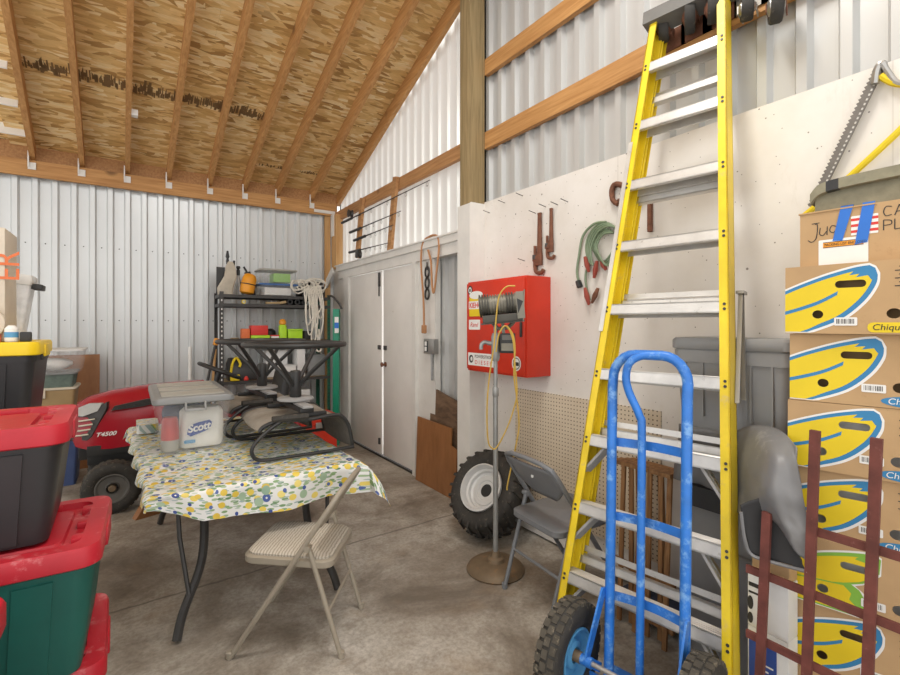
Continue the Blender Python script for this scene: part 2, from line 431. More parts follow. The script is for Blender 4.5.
def dup(root, loc, rz, label, group=None):
    def cp(o, par):
        c = o.copy(); COL.objects.link(c)
        if par: c.parent = par
        for ch in list(o.children): cp(ch, c)
        return c
    r = cp(root, None); r.location = loc; r.rotation_euler = (0, 0, rz); r['label'] = label
    if group: r['group'] = group
    return r
def rrect(L, W, r, z, n=5, cx=0, cy=0):
    out = []
    for (sx, sy, a0) in ((1, 1, 0), (-1, 1, PI/2), (-1, -1, PI), (1, -1, 3*PI/2)):
        for k in range(n+1):
            a = a0+PI/2*k/n
            out.append(V((cx+sx*(L/2-r)+r*math.cos(a), cy+sy*(W/2-r)+r*math.sin(a), z)))
    return out
def rr2(x0, x1, y0, y1, r, n=5): return [(p.x, p.y) for p in rrect(x1-x0, y1-y0, r, 0, n, (x0+x1)/2, (y0+y1)/2)]
def ell(cx, cy, a, b, n=20): return [(cx+a*math.cos(2*PI*k/n), cy+b*math.sin(2*PI*k/n)) for k in range(n)]
def smooth_path(pts, sub=6, closed=False):
    pts = [V(p) for p in pts]; n = len(pts); out = []
    R = n if closed else n-1
    for i in range(R):
        if closed: p0, p1, p2, p3 = pts[i-1], pts[i], pts[(i+1) % n], pts[(i+2) % n]
        else: p0, p1, p2, p3 = pts[max(i-1, 0)], pts[i], pts[i+1], pts[min(i+2, n-1)]
        for k in range(sub):
            t = k/sub
            out.append(.5*((2*p1)+(p2-p0)*t+(2*p0-5*p1+4*p2-p3)*t*t+(3*p1-p0-3*p2+p3)*t**3))
    if not closed: out.append(pts[-1])
    return out
def smooth2(pts, sub=6): return [(p.x, p.y) for p in smooth_path([(a, b, 0) for a, b in pts], sub)]
def frame(o, x, y):
    """matrix whose x and y axes lie in a face, z pointing out of it"""
    x = V(x).normalized(); y = V(y).normalized(); z = x.cross(y)
    return Matrix(((x.x, y.x, z.x, o[0]), (x.y, y.y, z.y, o[1]), (x.z, y.z, z.z, o[2]), (0, 0, 0, 1)))
def lettering(txt, size, T, m, parent, world=True, name='lettering', sx=1, shear=0, align='LEFT', bold=0):
    cu = bpy.data.curves.new(name, 'FONT'); cu.body = txt; cu.size = size; cu.align_x = align; cu.shear = shear; cu.extrude = .0003; cu.offset = bold
    cu.materials.append(m)
    tmp = bpy.data.objects.new('tmp', cu); COL.objects.link(tmp)
    me = bpy.data.meshes.new_from_object(tmp.evaluated_get(bpy.context.evaluated_depsgraph_get()))
    bpy.data.objects.remove(tmp); bpy.data.curves.remove(cu); me.name = name
    o = bpy.data.objects.new(name, me); COL.objects.link(o)
    TT = T @ Matrix.Diagonal((sx, 1, 1, 1))
    if parent is not None:
        o.parent = parent
        if world: TT = MW[parent.name].inverted() @ TT
    o.matrix_local = TT
    return o
def strokes(mb, T, lines, r=.0014, off=.0012, m=0):
    """marker pen handwriting: narrow flat ribbons in a face"""
    for ln in lines:
        pts = [V((a, b, 0)) for a, b in smooth2(ln, 4)]
        rows = []
        for i, p in enumerate(pts):
            t = (pts[min(i+1, len(pts)-1)]-pts[max(i-1, 0)]).normalized(); nrm = V((-t.y, t.x, 0))
            rows.append([T @ (p+nrm*r+V((0, 0, off))), T @ (p-nrm*r+V((0, 0, off)))])
        mb.sheet(rows, m, False)

exec_parts = []
# ================================================================== THE SETTING
struct(MB(M['concrete']).box(-3.6, 2.62, -2.2, 6.55, -.12, 0).build('floor'))
SLOPE = .333
def roof_z(y, lift=0): return 3.19+SLOPE*(6.4-y)+lift
def hit_roof(u, v, lift=0):
    r = ray(u, v); k = (roof_z(0, lift)-EYE)/(r.z+SLOPE*r.y)
    return V((0, 0, EYE))+r*k
# --- roof deck and rafters
ends = [((33, 162), (4, 0)), ((82, 166), (67, 0)), ((127.5, 172), (130.5, 0)), ((169, 178), (193, 0)), ((210, 185), (252, 0)),
        ((245, 189.5), (312, 0)), ((277, 196), (363, 0)), ((311, 201), (417, 0)), ((338, 206), (459, 9))]
b = MB(M['osb'])
LIFT = .145
def deck(b, xa, xb, lift, y0=-.6, y1=6.5):
    T = Matrix.Identity(4)
    a = [V((xa, y1, roof_z(y1, lift))), V((xb, y1, roof_z(y1, lift))), V((xb, y0, roof_z(y0, lift))), V((xa, y0, roof_z(y0, lift)))]
    b.loft([a, [p+V((0, 0, .015)) for p in a]], 0, True, False)
deck(b, -1.02, 2.44, LIFT); deck(b, -3.6, -1.02, LIFT+.05)
ceil = struct(b.build('ceiling'))
b = MB(M['ink_brown'])
rnd = random.Random(3)
def stamp(p0, p1, n, h):
    p0, p1 = V(p0), V(p1)
    for k in range(n):
        if rnd.random() < .16: continue
        p = p0.lerp(p1, (k+rnd.random()*.5)/n); w = rnd.uniform(.008, .026)
        up = V((0, -1, SLOPE)).normalized(); d = (p1-p0).normalized(); hh = h*rnd.uniform(.45, 1); q = p+up*rnd.uniform(0, h*.4)-V((0, 0, .003))
        b.poly([q, q+d*w, q+d*w+up*hh*rnd.choice((.5, 1, 1)), q+up*hh*rnd.choice((.5, 1, 1))])
p0, p1 = hit_roof(20, 68, LIFT), hit_roof(265, 122, LIFT)
for k in range(2): stamp(p0+V((0, -.03*k, .03*k*SLOPE)), p1+V((0, -.03*k, .03*k*SLOPE)), 110, .13)
stamp(hit_roof(222, 5, LIFT), hit_roof(205, 85, LIFT), 40, .05)
for (u0, v0, u1, v1) in ((175, 174, 200, 178), (248, 186, 275, 190), (258, 165, 285, 170), (297, 172, 318, 176)): stamp(hit_roof(u0, v0, LIFT), hit_roof(u1, v1, LIFT), 12, .06)
o = struct(b.build('ink_stamp', ceil))
for k, (lo, hi) in enumerate(ends):
    p, q = hit_roof(*lo), hit_roof(*hi)
    d = (q-p)/(q.y-p.y); a = p+d*(6.44-p.y); e = p+d*(-.5-p.y)
    r = MB(M['fir_y']); n = V((0, SLOPE, 1)).normalized()*.14; w = V((.023, 0, 0))
    r.loft([[a-w, a+w, a+w+n, a-w+n], [e-w, e+w, e+w+n, e-w+n]], 0, True, False)
    rf = struct(r.build('rafter'))
    if k < 8:
        h = MB(M['white_paint']); x = (p+d*(6.35-p.y)).x
        h.box(x-.034, x-.022, 6.335, 6.36, 3.10, 3.26); h.box(x-.034, x+.03, 6.349, 6.357, 3.08, 3.15)
        struct(h.build('rafter_hanger', rf))
b = MB(M['print_white']); c = hit_roof(133, 116, .02); b.box(c.x-.03, c.x+.04, c.y-.05, c.y+.03, c.z-.004, c.z+.05); struct(b.build('trim_tag'))
# white battens showing between the deck boards at the far left
for v in (60, 97, 126, 150):
    p = hit_roof(0, v, LIFT)
    b = MB(M['white_plain']); n = V((0, -1, SLOPE)).normalized()
    b.bar((-3.5, p.y, p.z-.005), (-.86, p.y, p.z-.005), .13, .016, n)
    b.build('trim_batten')['kind'] = 'structure'
# --- back wall
def corrugated(b, along, u0, u1, z0, z1, base, inward, pitch=.158, depth=.033, m=0, off=0):
    prof = []; u = u0-off; k = 0
    cyc = ((0, 0), (.078, 0), (.094, depth), (.134, depth), (.150, 0))
    sc = pitch/.158
    while u < u1+pitch:
        for a, d in cyc: prof.append((u+a*sc, d))
        u += pitch
    prof = [(min(max(a, u0), u1), d) for a, d in prof]
    rows = []
    for z in (z0, z1):
        rows.append([(V((a, base+inward*d, z)) if along == 'x' else V((base+inward*d, a, z))) for a, d in prof])
    b.sheet(rows, m, False)
b = MB(M['siding']); b.sharp = True; corrugated(b, 'x', -3.6, 2.40, 0, 3.2, 6.47, -1, off=.03)
wb = struct(b.build('wall_back'))
b = MB(M['ink']); rnd = random.Random(5)
for z in (.75, 1.55, 2.35):
    for k in range(26): x = -1.3+k*.158+.075; b.lathe([(.006, 0), (.006, .004), (.003, .006)], Matrix.Translation((x, 6.466, z)) @ Matrix.Rotation(PI/2, 4, 'X'), 8)
struct(b.build('siding_screws', wb))
struct(MB(M['fir_x']).box(-3.6, 2.36, 6.36, 6.40, 3.012, 3.175).build('trim_eave_beam'))
struct(MB(M['fir_dark']).box(-3.6, 2.40, 6.42, 6.46, 3.10, 3.36).build('trim_blocking'))
# --- gable wall with the doors
b = MB(M['siding_glow']); b.sharp = True
corrugated(b, 'y', 3.13, 6.47, 2.26, 5.4, 2.475, -1, .158, .02)
struct(b.build('wall_gable'))
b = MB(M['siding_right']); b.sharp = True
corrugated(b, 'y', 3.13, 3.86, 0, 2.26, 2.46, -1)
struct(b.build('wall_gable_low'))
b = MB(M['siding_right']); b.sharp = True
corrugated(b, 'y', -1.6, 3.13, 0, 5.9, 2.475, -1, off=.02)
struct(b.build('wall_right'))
b = MB(M['panel']); b.box(2.388, 2.40, -1.6, 3.05, .015, 2.50)
wp = struct(b.build('wall_right_lining'))
b = MB(M['fir_y']); b.box(2.40, 2.44, -1.6, 3.06, 2.94, 3.08); b.box(2.40, 2.44, -1.6, 3.06, 3.545, 3.676)
b.box(2.40, 2.44, -1.6, 3.06, 2.3, 2.44); b.box(2.40, 2.44, -1.6, 3.06, .02, .16); b.box(2.40, 2.44, -1.6, 3.06, 1.2, 1.34)
struct(b.build('trim_girt_right'))
struct(MB(M['post']).box(2.25, 2.40, 3.06, 3.20, 0, 5.2, bev=.004).build('pillar_post'))
b = MB(M['white_paint'])
b.box(2.236, 2.249, 3.045, 3.215, .01, 2.475); b.box(2.249, 2.388, 3.045, 3.058, .01, 2.485)
post_cover = struct(b.build('trim_post_cover'))
struct(MB(M['fir_dark']).box(2.36, 2.40, 3.20, 6.36, 2.945, 3.07).build('trim_girt_gable'))
b = MB(M['fir_z'])
b.box(2.30, 2.395, 6.19, 6.36, 2.27, 3.01); b.box(2.22, 2.295, 6.40, 6.44, 0, 3.01)
struct(b.build('trim_corner_stud'))
b = MB(M['white_paint']); b.box(2.05, 2.34, 6.345, 6.358, 3.035, 3.075); b.box(2.285, 2.299, 6.26, 6.355, 2.72, 3.02)
struct(b.build('trim_corner_bracket'))
b = MB(M['white_paint'])
b.box(2.30, 2.40, 3.22, 6.20, 2.225, 2.29); b.box(2.325, 2.40, 3.22, 6.20, 2.125, 2.225); b.box(2.285, 2.40, 3.22, 6.22, 2.29, 2.305)
b.box(2.325, 2.40, 5.815, 6.0, .0, 2.125); b.box(2.36, 2.40, 6.0, 6.47, 0, 2.29); b.box(2.325, 2.40, 4.075, 4.135, 0, 2.125); b.box(2.36, 2.42, 3.76, 4.075, 0, 2.125)
b.bar((2.24, 6.15, 2.235), (2.24, 6.43, 2.05), .10, .02, (1, 0, 0))
struct(b.build('trim_door_casing'))
b = MB(M['dark_steel']); b.box(2.34, 2.45, 4.135, 5.815, 0, .022)
struct(b.build('trim_threshold'))
for nm, y0, y1 in (('door_1', 4.885, 5.812), ('door_2', 4.139, 4.845)):
    d = struct(MB(M['door_paint']).box(2.352, 2.372, y0, y1, .03, 2.118, bev=.003).build(nm))
    k = MB(M['rust'], M['dark_steel'])
    yy = y0+.05 if nm == 'door_1' else y1-.06
    k.box(2.335, 2.353, yy-.03, yy+.03, 1.22, 1.27, 1, bev=.004)
    if nm == 'door_2':
        k.lathe([(.028, 0), (.028, .006), (.012, .01), (.012, .03), (.026, .04), (.026, .055), (.012, .062)], Matrix.Translation((2.352, yy, 1.06)) @ Matrix.Rotation(-PI/2, 4, 'Y'), 16)
    else:
        k.box(2.335, 2.353, yy-.02, yy+.02, 1.94, 2.10, 1, bev=.004); k.rod((2.34, yy, 1.83), (2.34, yy, 1.95), .008, 8, 1)
        k.box(2.335, 2.353, yy-.02, yy+.015, .14, .21, 1, bev=.004)
    struct(k.build('door_handle', d))
for lo, hi in (((357.5, 258), (362.5, 198)), ((390, 251), (396, 177))):
    p, q = at_x(*lo, 2.335), at_x(*hi, 2.335)
    b = MB(M['fir_dark']); b.bar(p, q, .085, .036, (1, 0, 0)); struct(b.build('trim_rod_batten'))

# ================================================================== WALL THINGS (gable side)
rods = [((342, 223), (430, 180), 'longest fishing rod, topmost on the gable wall battens'), ((350, 232.5), (401, 211), 'short dark fishing rod, second from top on the gable wall battens'),
        ((354, 240.5), (393, 225), 'thin fishing rod, third from top on the gable wall battens'), ((349.5, 252.5), (388, 243), 'lowest fishing rod with a reel on the gable wall battens')]
for k, (lo, hi, lab) in enumerate(rods):
    p, q = at_x(*lo, 2.30), at_x(*hi, 2.30); L = (q-p).length
    t = thing('fishing_rod', lab, 'fishing rod', p, 0, 'fishing rods on the gable wall')
    b = MB(M['dark_steel']); d = (q-p).normalized()
    b.tube([p+d*.30, q], [.009, .004], 8); b.build('blank', t, True)
    b = MB(M['black']); b.rod(p, p+d*.34, .017, 10); b.build('handle', t, True)
    for j in range(5):
        b = MB(M['steel']); c = p+d*(.5+(L-.55)*j/4); b.tube([c+V((0, 0, -.028))+V((0, .018*math.cos(a), .018*math.sin(a))) for a in [2*PI*i/10 for i in range(10)]], .003, 5, 0, True)
        b.build('line_guide', t, True)
    if k in (0, 3):
        b = MB(M['dark_steel']); c = p+d*.36+V((-.03, 0, -.06 if k == 3 else .05))
        b.lathe([(.02, -.03), (.05, -.025), (.035, 0), (.05, .025), (.02, .03)], Matrix.Translation(c) @ Matrix.Rotation(PI/2, 4, 'Y'), 14)
        b.rod(c, p+d*.36, .01, 8); b.build('reel', t, True)
# hanging cord on the right of the doors
t = thing('extension_cord', 'brown extension cord hanging in a loop beside the white doors', 'cord', (2.3, 3.8, 1.45))
b = MB(M['brown_cord'])
b.tube(smooth_path([at_x(u, v, 2.30) for u, v in ((424, 326), (423.5, 300), (421, 262), (423, 243), (430, 236.5), (437, 236), (439, 246), (437, 268), (434, 292), (432, 285), (431, 262), (428, 250))]), .011, 6)
b.build('cord', t, True)
b = MB(M['brown_cord']); b.box(2.28, 2.32, 3.84, 3.885, 1.42, 1.50, bev=.01); b.build('plug', t, True)
t = thing('key_hooks', 'dark hooks and rings hung on the white board beside the doors', 'hooks', (2.345, 3.84, 1.7))
b = MB(M['dark_steel'])
for v in (272, 283, 294):
    c = at_x(427, v, 2.345); b.tube([c+V((0, .035*math.cos(a), .05*math.sin(a))) for a in [2*PI*i/12 for i in range(12)]], .009, 6, 0, True)
b.tube([at_x(427, v, 2.345) for v in (262, 270)], .008, 6); b.build('ring', t, True)
t = thing('outlet_box', 'grey metal outlet box on the wall right of the doors', 'outlet', (2.36, 3.8, 1.28))
b = MB(M['steel']); b.box(2.305, 2.36, 3.70, 3.88, 1.23, 1.37, bev=.006); b.build('box', t, True)
b = MB(M['black']); b.box(2.300, 2.306, 3.80, 3.865, 1.25, 1.35); b.build('cover', t, True)
b = MB(M['print_white']); b.box(2.297, 2.301, 3.815, 3.85, 1.255, 1.295); b.box(2.297, 2.301, 3.815, 3.85, 1.305, 1.345); b.build('socket', t, True)
b = MB(M['galv']); b.rod((2.345, 3.79, 0.98), (2.345, 3.79, 1.24), .012, 8); b.build('conduit', t, True)
# boards leaning between doors and post
b = MB(M['ply_rough']); b.slab(frame((2.35, 3.86, .01), (0, -1, 0), (.04, 0, 1)), [(0, 0), (.60, 0), (.60, .79), (.02, .90)], .016)
solo(b, 'plywood_offcut', 'dark weathered plywood offcut leaning behind the brown board', 'board')
b = MB(M['ply_brown']); b.slab(frame((2.295, 3.99, .003), (0, -1, -.003), (.035, 0, 1)), [(0, 0), (.68, 0), (.68, .43), (.585, .45), (.585, .60), (0, .61)], .014)
solo(b, 'wooden_board', 'smooth reddish brown board leaning beside the white doors', 'board')

# ================================================================== RED CABINET AND WALL TOOLS
t = thing('wall_cabinet', 'red metal wall cabinet covered in stickers', 'cabinet', (2.388, 2.64, 1.15))
b = MB(M['red_cab']); b.box(2.165, 2.387, 2.31, 2.97, 1.15, 1.83, bev=.004); b.build('body', t, True)
b = MB(M['red_cab']); b.box(2.148, 2.166, 2.318, 2.962, 1.165, 1.815, bev=.004); dr = b.build('door', t, True)
b = MB(M['dark_steel']); b.box(2.135, 2.149, 2.335, 2.35, 1.42, 1.52, bev=.003); b.build('handle', dr, True)
cf = frame((2.1475, 2.962, 1.165), (0, -1, 0), (0, 0, 1))       # u to the right, v up, on the door
def sticker(outer, m, off=.0012): b = MB(m); b.shape(cf, outer, (), off); return b.build('sticker', dr, True)
sticker(rr2(.02, .36, .03, .125, .004, 2), M['print_white'])
lettering('POWERSTROKE', .034, cf @ Matrix.Translation((.105, .088, .002)), M['ink'], dr, sx=.92)
lettering('D I E S E L', .042, cf @ Matrix.Translation((.105, .042, .002)), M['red_print'], dr, sx=1.12)
b = MB(M['ink']); b.shape(cf, ell(.06, .078, .027, .03), [ell(.064, .078, .014, .017)], .002); b.build('sticker', dr, True)
sticker(rr2(.035, .20, .40, .545, .004, 2), M['banana_yellow']); sticker(rr2(.03, .205, .455, .515, .003, 2), M['print_white'], .0018)
lettering('KIEHC', .055, cf @ Matrix.Translation((.038, .466, .0026)), M['red_print'], dr, sx=.92, bold=.001)
b = MB(M['print_white']); b.shape(cf, ell(.12, .56, .085, .03), (), .0016); b.build('sticker', dr, True)
sticker(rr2(.03, .17, .30, .375, .006, 2), M['print_white']); lettering('Rand', .048, cf @ Matrix.Translation((.045, .322, .002)), M['red_print'], dr, shear=.3)
b = MB(M['ink'], M['print_white']); b.shape(cf, ell(.045, .60, .03, .035), (), .0012); b.shape(cf, ell(.045, .60, .02, .024), (), .0018, 1); b.shape(cf, ell(.045, .60, .010, .014), (), .0024); b.build('sticker', dr, True)
b = MB(M['print_white'], M['ink']); b.shape(cf, ell(.57, .075, .045, .05), (), .0012); b.shape(cf, ell(.57, .075, .036, .04), [ell(.57, .075, .03, .034)], .0018, 1); b.shape(cf, rr2(.545, .595, .06, .085, .004, 2), (), .0018, 1); b.build('sticker', dr, True)
# nails and pencil marks in the panel
b = MB(M['dark_steel'])
for (u, v) in ((490, 213), (505, 203), (523, 196), (536, 213.5), (546, 207), (558, 205), (568, 202), (525, 261), (470, 260)):
    p = at_x(u, v, 2.39); b.rod(p, p+V((-.07, .0, .012)), .0025, 6)
struct(b.build('trim_nails'))
def wrench(name, label, y, zt, zb, s):
    t = thing(name, label, 'wrench', (2.37, y, zb), 0, 'pipe wrenches on the white panel')
    L = zt-zb
    b = MB(M['rust']); b.loft([rrect(.022*s, .034*s, .008, zt, 3, 2.37, y), rrect(.022*s, .028*s, .008, zt-.02, 3, 2.37, y), rrect(.022*s, .040*s, .008, zb+.16*s, 3, 2.37, y), rrect(.026*s, .062*s, .01, zb+.12*s, 3, 2.37, y+.006), rrect(.026*s, .06*s, .01, zb+.06*s, 3, 2.37, y+.006)])
    b.box(2.356, 2.384, y+.005, y+.06*s, zb+.09*s, zb+.125*s, bev=.005); b.build('handle', t, True)
    b = MB(M['rust']); b.tube(smooth_path([(2.37, y+.045*s, zb+.20*s), (2.37, y+.045*s, zb+.10*s), (2.37, y+.04*s, zb+.03*s), (2.37, y+.02*s, zb+.008*s), (2.37, y-.02*s, zb+.008*s), (2.37, y-.038*s, zb+.025*s)], 4), [.011*s]*4+[.014*s]*17, 8); b.build('jaw', t, True)
    b = MB(M['dark_steel']); b.lathe([(.02*s, 0), (.02*s, .03*s)], Matrix.Translation((2.37, y+.045*s, zb+.105*s)), 12); b.build('nut', t, True)
wrench('pipe_wrench', 'larger rusty pipe wrench hung over the red cabinet', 2.40, 2.285, 1.86, 1.0)
wrench('pipe_wrench', 'smaller rusty pipe wrench hung right of the larger one', 2.29, 2.295, 1.95, .82)
t = thing('jumper_cables', 'coiled green jumper cables with red clamps on the white panel', 'jumper cables', (2.37, 1.95, 1.6))
b = MB(M['green_cord'])
P = lambda u, v, x=2.37: at_x(u, v, x)
for k in range(4):
    b.tube(smooth_path([P(u+k*1.6, v+k*1.2, 2.375-.012*k) for u, v in ((588, 262), (586, 245), (592, 230), (602, 223), (612, 225), (617, 236), (612, 252), (603, 262), (596, 255), (592, 243), (598, 231), (609, 229))], 5), .0062, 6)
b.tube(smooth_path([P(u, v) for u, v in ((606, 222), (594, 224), (583, 236), (579, 256), (577, 272), (579, 282))], 5), .008, 6)
b.tube(smooth_path([P(u, v) for u, v in ((592, 262), (586, 272), (586, 285), (590, 300))], 5), .007, 6)
b.build('cable', t, True)
for (u0, v0, u1, v1, m) in ((585, 257, 589, 272, 0), (597, 261, 594, 278, 0), (585, 288, 589, 305, 0), (598, 288, 592, 303, 1), (601, 260, 606, 270, 0)):
    b = MB((M['clamp_red'], M['rust'])[m]); b.tube([P(u0, v0, 2.36), P((u0+u1)/2, (v0+v1)/2, 2.355), P(u1, v1, 2.36)], [.010, .017, .008], 8); b.build('clamp', t, True)
b = MB(M['black']); b.tube([P(578, 281), P(580, 287)], [.018, .02], 8); b.build('plug', t, True)
for i, (uu, lab) in enumerate(((620, 'rusty C clamp half hidden behind the left ladder rail'), (649, 'rusty C clamp hung on the panel between the ladder rails'))):
    t = thing('c_clamp', lab, 'clamp', P(uu, 200), 0, 'clamps on the white panel')
    b = MB(M['rust'])
    if i == 0:
        b.tube(smooth_path([P(626, 187), P(616, 184), P(612, 190), P(613, 200), P(618, 204)], 4), .016, 8); b.build('frame', t, True)
        b = MB(M['rust']); b.lathe([(.035, -.012), (.04, 0), (.035, .012)], Matrix.Translation(P(640, 196)) @ Matrix.Rotation(PI/2, 4, 'Y'), 14); b.rod(P(618, 200), P(640, 197), .008, 8); b.build('screw', t, True)
    else:
        b.bar(P(650, 188), P(650, 227), .022, .02, (1, 0, 0)); b.bar(P(646, 189), P(659, 186), .035, .02, (1, 0, 0)); b.build('frame', t, True)
        b = MB(M['rust']); b.rod(P(655, 190), P(656, 196), .009, 8); b.lathe([(.014, -.02), (.016, 0), (.012, .012)], Matrix.Translation(P(650, 228)), 10); b.build('screw', t, True)
# bow saw
t = thing('bow_saw', 'large bow saw with yellow frame hung high on the white panel', 'saw', (2.36, .7, 2.0))
b = MB(M['saw_steel'])
p, q = P(812, 207, 2.36), P(880, 68, 2.36); d = (q-p).normalized(); side = V((0, d.z, -d.y))
n = 70; pts = []
for k in range(n+1):
    c = p.lerp(q, k/n); pts.append((c+side*(.021 if k % 2 else .013), c-side*.016))
rows = [[a for a, _ in pts], [c for _, c in pts]]
b.sheet(rows, 0, False); b.sheet([[a+V((.003, 0, 0)) for a in r] for r in rows], 0, False); bl = b.build('blade', t, True)
b = MB(M['saw_holes'])
for k in range(30):
    c = p.lerp(q, (k+.5)/31)-side*.008-V((.002, 0, 0)); b.poly([c+d*.004-side*.003, c+d*.004+side*.003, c-d*.004+side*.003, c-d*.004-side*.003])
b.build('tooth_marks', bl, True)
b = MB(M['banana_yellow']); b.tube(smooth_path([P(u, v, 2.355) for u, v in ((804, 216), (815, 207), (836, 189), (868, 160), (900, 130), (935, 95), (945, 85), (938, 82), (915, 84), (895, 83), (881, 76))], 5), .013, 8); b.build('frame', t, True)
b = MB(M['steel']); b.tube(smooth_path([P(u, v, 2.35) for u, v in ((875, 84), (877, 70), (882, 64), (888, 72), (896, 82), (908, 84))], 4), [.014]*10+[.010]*11, 8); b.build('tension_lever', t, True)
# casters fixed along the girt
cs = [(664, 30, 'leftmost rusty caster on the girt, just under the ladder cap'), (690, 16, 'big dark rusty caster on the girt between the ladder rails'), (713, 8, 'caster on the girt hidden partly behind the right ladder rail'), (747, 8, 'pale metal caster on the girt right of the ladder'), (776, 6, 'rightmost caster with a light hub on the girt')]
for k, (u, v, lab) in enumerate(cs):
    c = at_x(u, v, 2.315)
    t = thing('caster', lab, 'caster', c, 0, 'casters on the upper girt')
    T = Matrix.Translation(c) @ Matrix.Rotation(.5, 4, 'Z') @ Matrix.Rotation(PI/2, 4, 'X')
    r = (.062, .082, .07, .055, .07)[k]
    b = MB(M['rubber']); b.lathe([(r*.55, -.022), (r*.92, -.024), (r, -.016), (r, .016), (r*.92, .024), (r*.55, .022)], T, 26); b.build('wheel', t, True)
    b = MB(M['rust'] if k < 3 else M['steel']); b.lathe([(r*.56, -.012), (r*.5, -.026), (r*.25, -.034), (r*.25, .034), (r*.5, .026), (r*.56, .012)], T, 18); b.build('hub', t, True)
    b = MB(M['rust'] if k != 3 else M['steel'])
    for s in (-.036, .036):
        o0 = T @ V((0, 0, s)); b.bar(o0, V((2.395, o0.y+.02, min(o0.z, 3.06))), .035, .005, T.to_3x3() @ V((0, 0, 1)))
    b.box(2.390, 2.399, c.y-.07, c.y+.09, 2.97, 3.075); b.build('fork', t, True)
# pegboard leaning against the panel
b = MB(M['peg']); b.box(2.378, 2.3875, 1.49, 2.66, .2, 1.03)
solo(b, 'pegboard', 'tan pegboard fixed low on the white panel behind the grey chair', 'pegboard')
# ================================================================== FOLDING CHAIRS
def folding_chair(label, loc, rz, frame_m, seat_m, pad_m, group):
    t = thing('folding_chair', label, 'chair', loc, rz, group)
    hw = .205
    b = MB(frame_m)
    def L(s, z): return V((.25-.504*z/.76, s*(hw+.012-.02*z/.76), z))
    pts = [L(-1, .012), L(-1, .30), L(-1, .62), L(-1, .70)]
    top = [V((-.238, -.185, .738)), V((-.252, -.12, .758)), V((-.254, 0, .762)), V((-.252, .12, .758)), V((-.238, .185, .738))]
    pts += top+[L(1, .70), L(1, .62), L(1, .30), L(1, .012)]
    b.tube(pts, .0125, 10); b.build('back_frame', t)
    b = MB(frame_m)
    for s in (-1, 1): q = L(s, .0); b.lathe([(.013, 0), (.016, .004), (.016, .03), (.012, .034)], Matrix.Translation((q.x, q.y, 0)), 10)
    b.build('foot_cap', t)
    for s in (-1, 1):
        b = MB(frame_m); b.tube([V((-.25, s*.186, .004)), V((-.10, s*.19, .50))], .0115, 10)
        b.lathe([(.012, 0), (.0155, .003), (.0155, .03)], Matrix.Translation((-.25, s*.186, 0)), 10)
        b.rod((-.10, s*.175, .495), (-.10, s*.215, .495), .014, 10); b.build('leg', t)
    b = MB(frame_m); b.rod((-.19, -.187, .205), (-.19, .187, .205), .008, 8); b.build('stretcher', t)
    b = MB(frame_m)
    def so(inset, z0): return [V((p.x, p.y, z0+(p.x+.0)*.045)) for p in rrect(.42-inset*2, .385-inset*2, .05, 0, 6, .0, 0)]
    b.loft([so(.006, .405), so(0, .412), so(0, .437), so(.008, .443)]); b.build('seat', t)
    if pad_m:
        b = MB(pad_m); b.loft([so(.016, .442), so(.014, .452), so(.03, .460), so(.09, .464)]); b.build('seat_pad', t)
    # backrest follows the frame and bows rearwards
    b = MB(seat_m); rows = []; 
    for k in range(9):
        z = .545+.185*k/8; r = []
        wmax = .188*math.sqrt(max(0.05, min(1, (k+1.1)/4.5)))
        for j in range(13):
            y = wmax*(2*j/12-1); x = .25-.504*z/.76-.014*(1-(y/.19)**2)
            r.append(V((x, y, z)))
        rows.append(r)
    b.sheet(rows); o = b.build('backrest', t)
    md = o.modifiers.new('thick', 'SOLIDIFY'); md.thickness = .008; md.offset = 0
    b = MB(M['print_white'] if not pad_m else frame_m)
    for y, z in ((0, .66),): b.lathe([(.009, -.002), (.009, .002)], Matrix.Translation((.25-.504*z/.76-.021, y, z)) @ Matrix.Rotation(PI/2, 4, 'Y'), 10)
    b.build('rivet', t)
    return t
folding_chair('beige metal folding chair with striped seat pad beside the lemon tablecloth', (.6945, 2.3415, 0), math.radians(143.1), M['chair_tan'], M['chair_tan'], M['pad'], 'folding chairs')
folding_chair('grey metal folding chair standing between the lamp stand and the yellow ladder', (2.01, 1.85, 0), math.radians(-4.6), M['chair_grey'], M['chair_grey'], None, 'folding chairs').scale = (1.06, 1.03, 1.04)

# ================================================================== WORK LIGHT ON A POLE
bx, by = 1.85, 2.251
t = thing('work_light', 'old work lamp on a tall pole with a round iron base', 'lamp', (bx, by, 0))
b = MB(M['cast_brown']); b.lathe([(.174, 0), (.178, .010), (.168, .026), (.15, .040), (.10, .050), (.055, .056), (.05, .075), (.032, .085), (.024, .115)], None, 40); b.build('base', t)
b = MB(M['galv']); b.rod((0, 0, .08), (0, 0, 1.12), .0155, 14); b.rod((0, 0, 1.05), (0, 0, 1.50), .0125, 14); b.build('pole', t)
b = MB(M['galv']); b.lathe([(.0155, 1.06), (.020, 1.07), (.020, 1.11), (.0155, 1.12)], None, 14); b.build('collar', t)
b = MB(M['galv']); b.lathe([(.02, 1.28), (.027, 1.30), (.027, 1.43), (.02, 1.45)], None, 14)
b.rod((-.01, .005, 1.385), (-.04, .03, 1.39), .014, 10); b.tube(smooth_path([(-.035, .025, 1.39), (-.055, .038, 1.395), (-.07, .05, 1.38), (-.072, .052, 1.35)], 4), .013, 10)
b.build('clamp', t)
LT = Matrix.Translation((0, 0, 0)) @ Matrix.Rotation(math.radians(-46), 4, 'Z')
b = MB(M['black'], M['dark_grey'], M['lamp_pale'])
b.box(.03, .12, -.045, .02, 1.33, 1.45, 0, LT, .008); b.box(.045, .11, -.047, -.044, 1.41, 1.44, 1, LT); b.box(.04, .115, -.047, -.044, 1.345, 1.39, 2, LT)
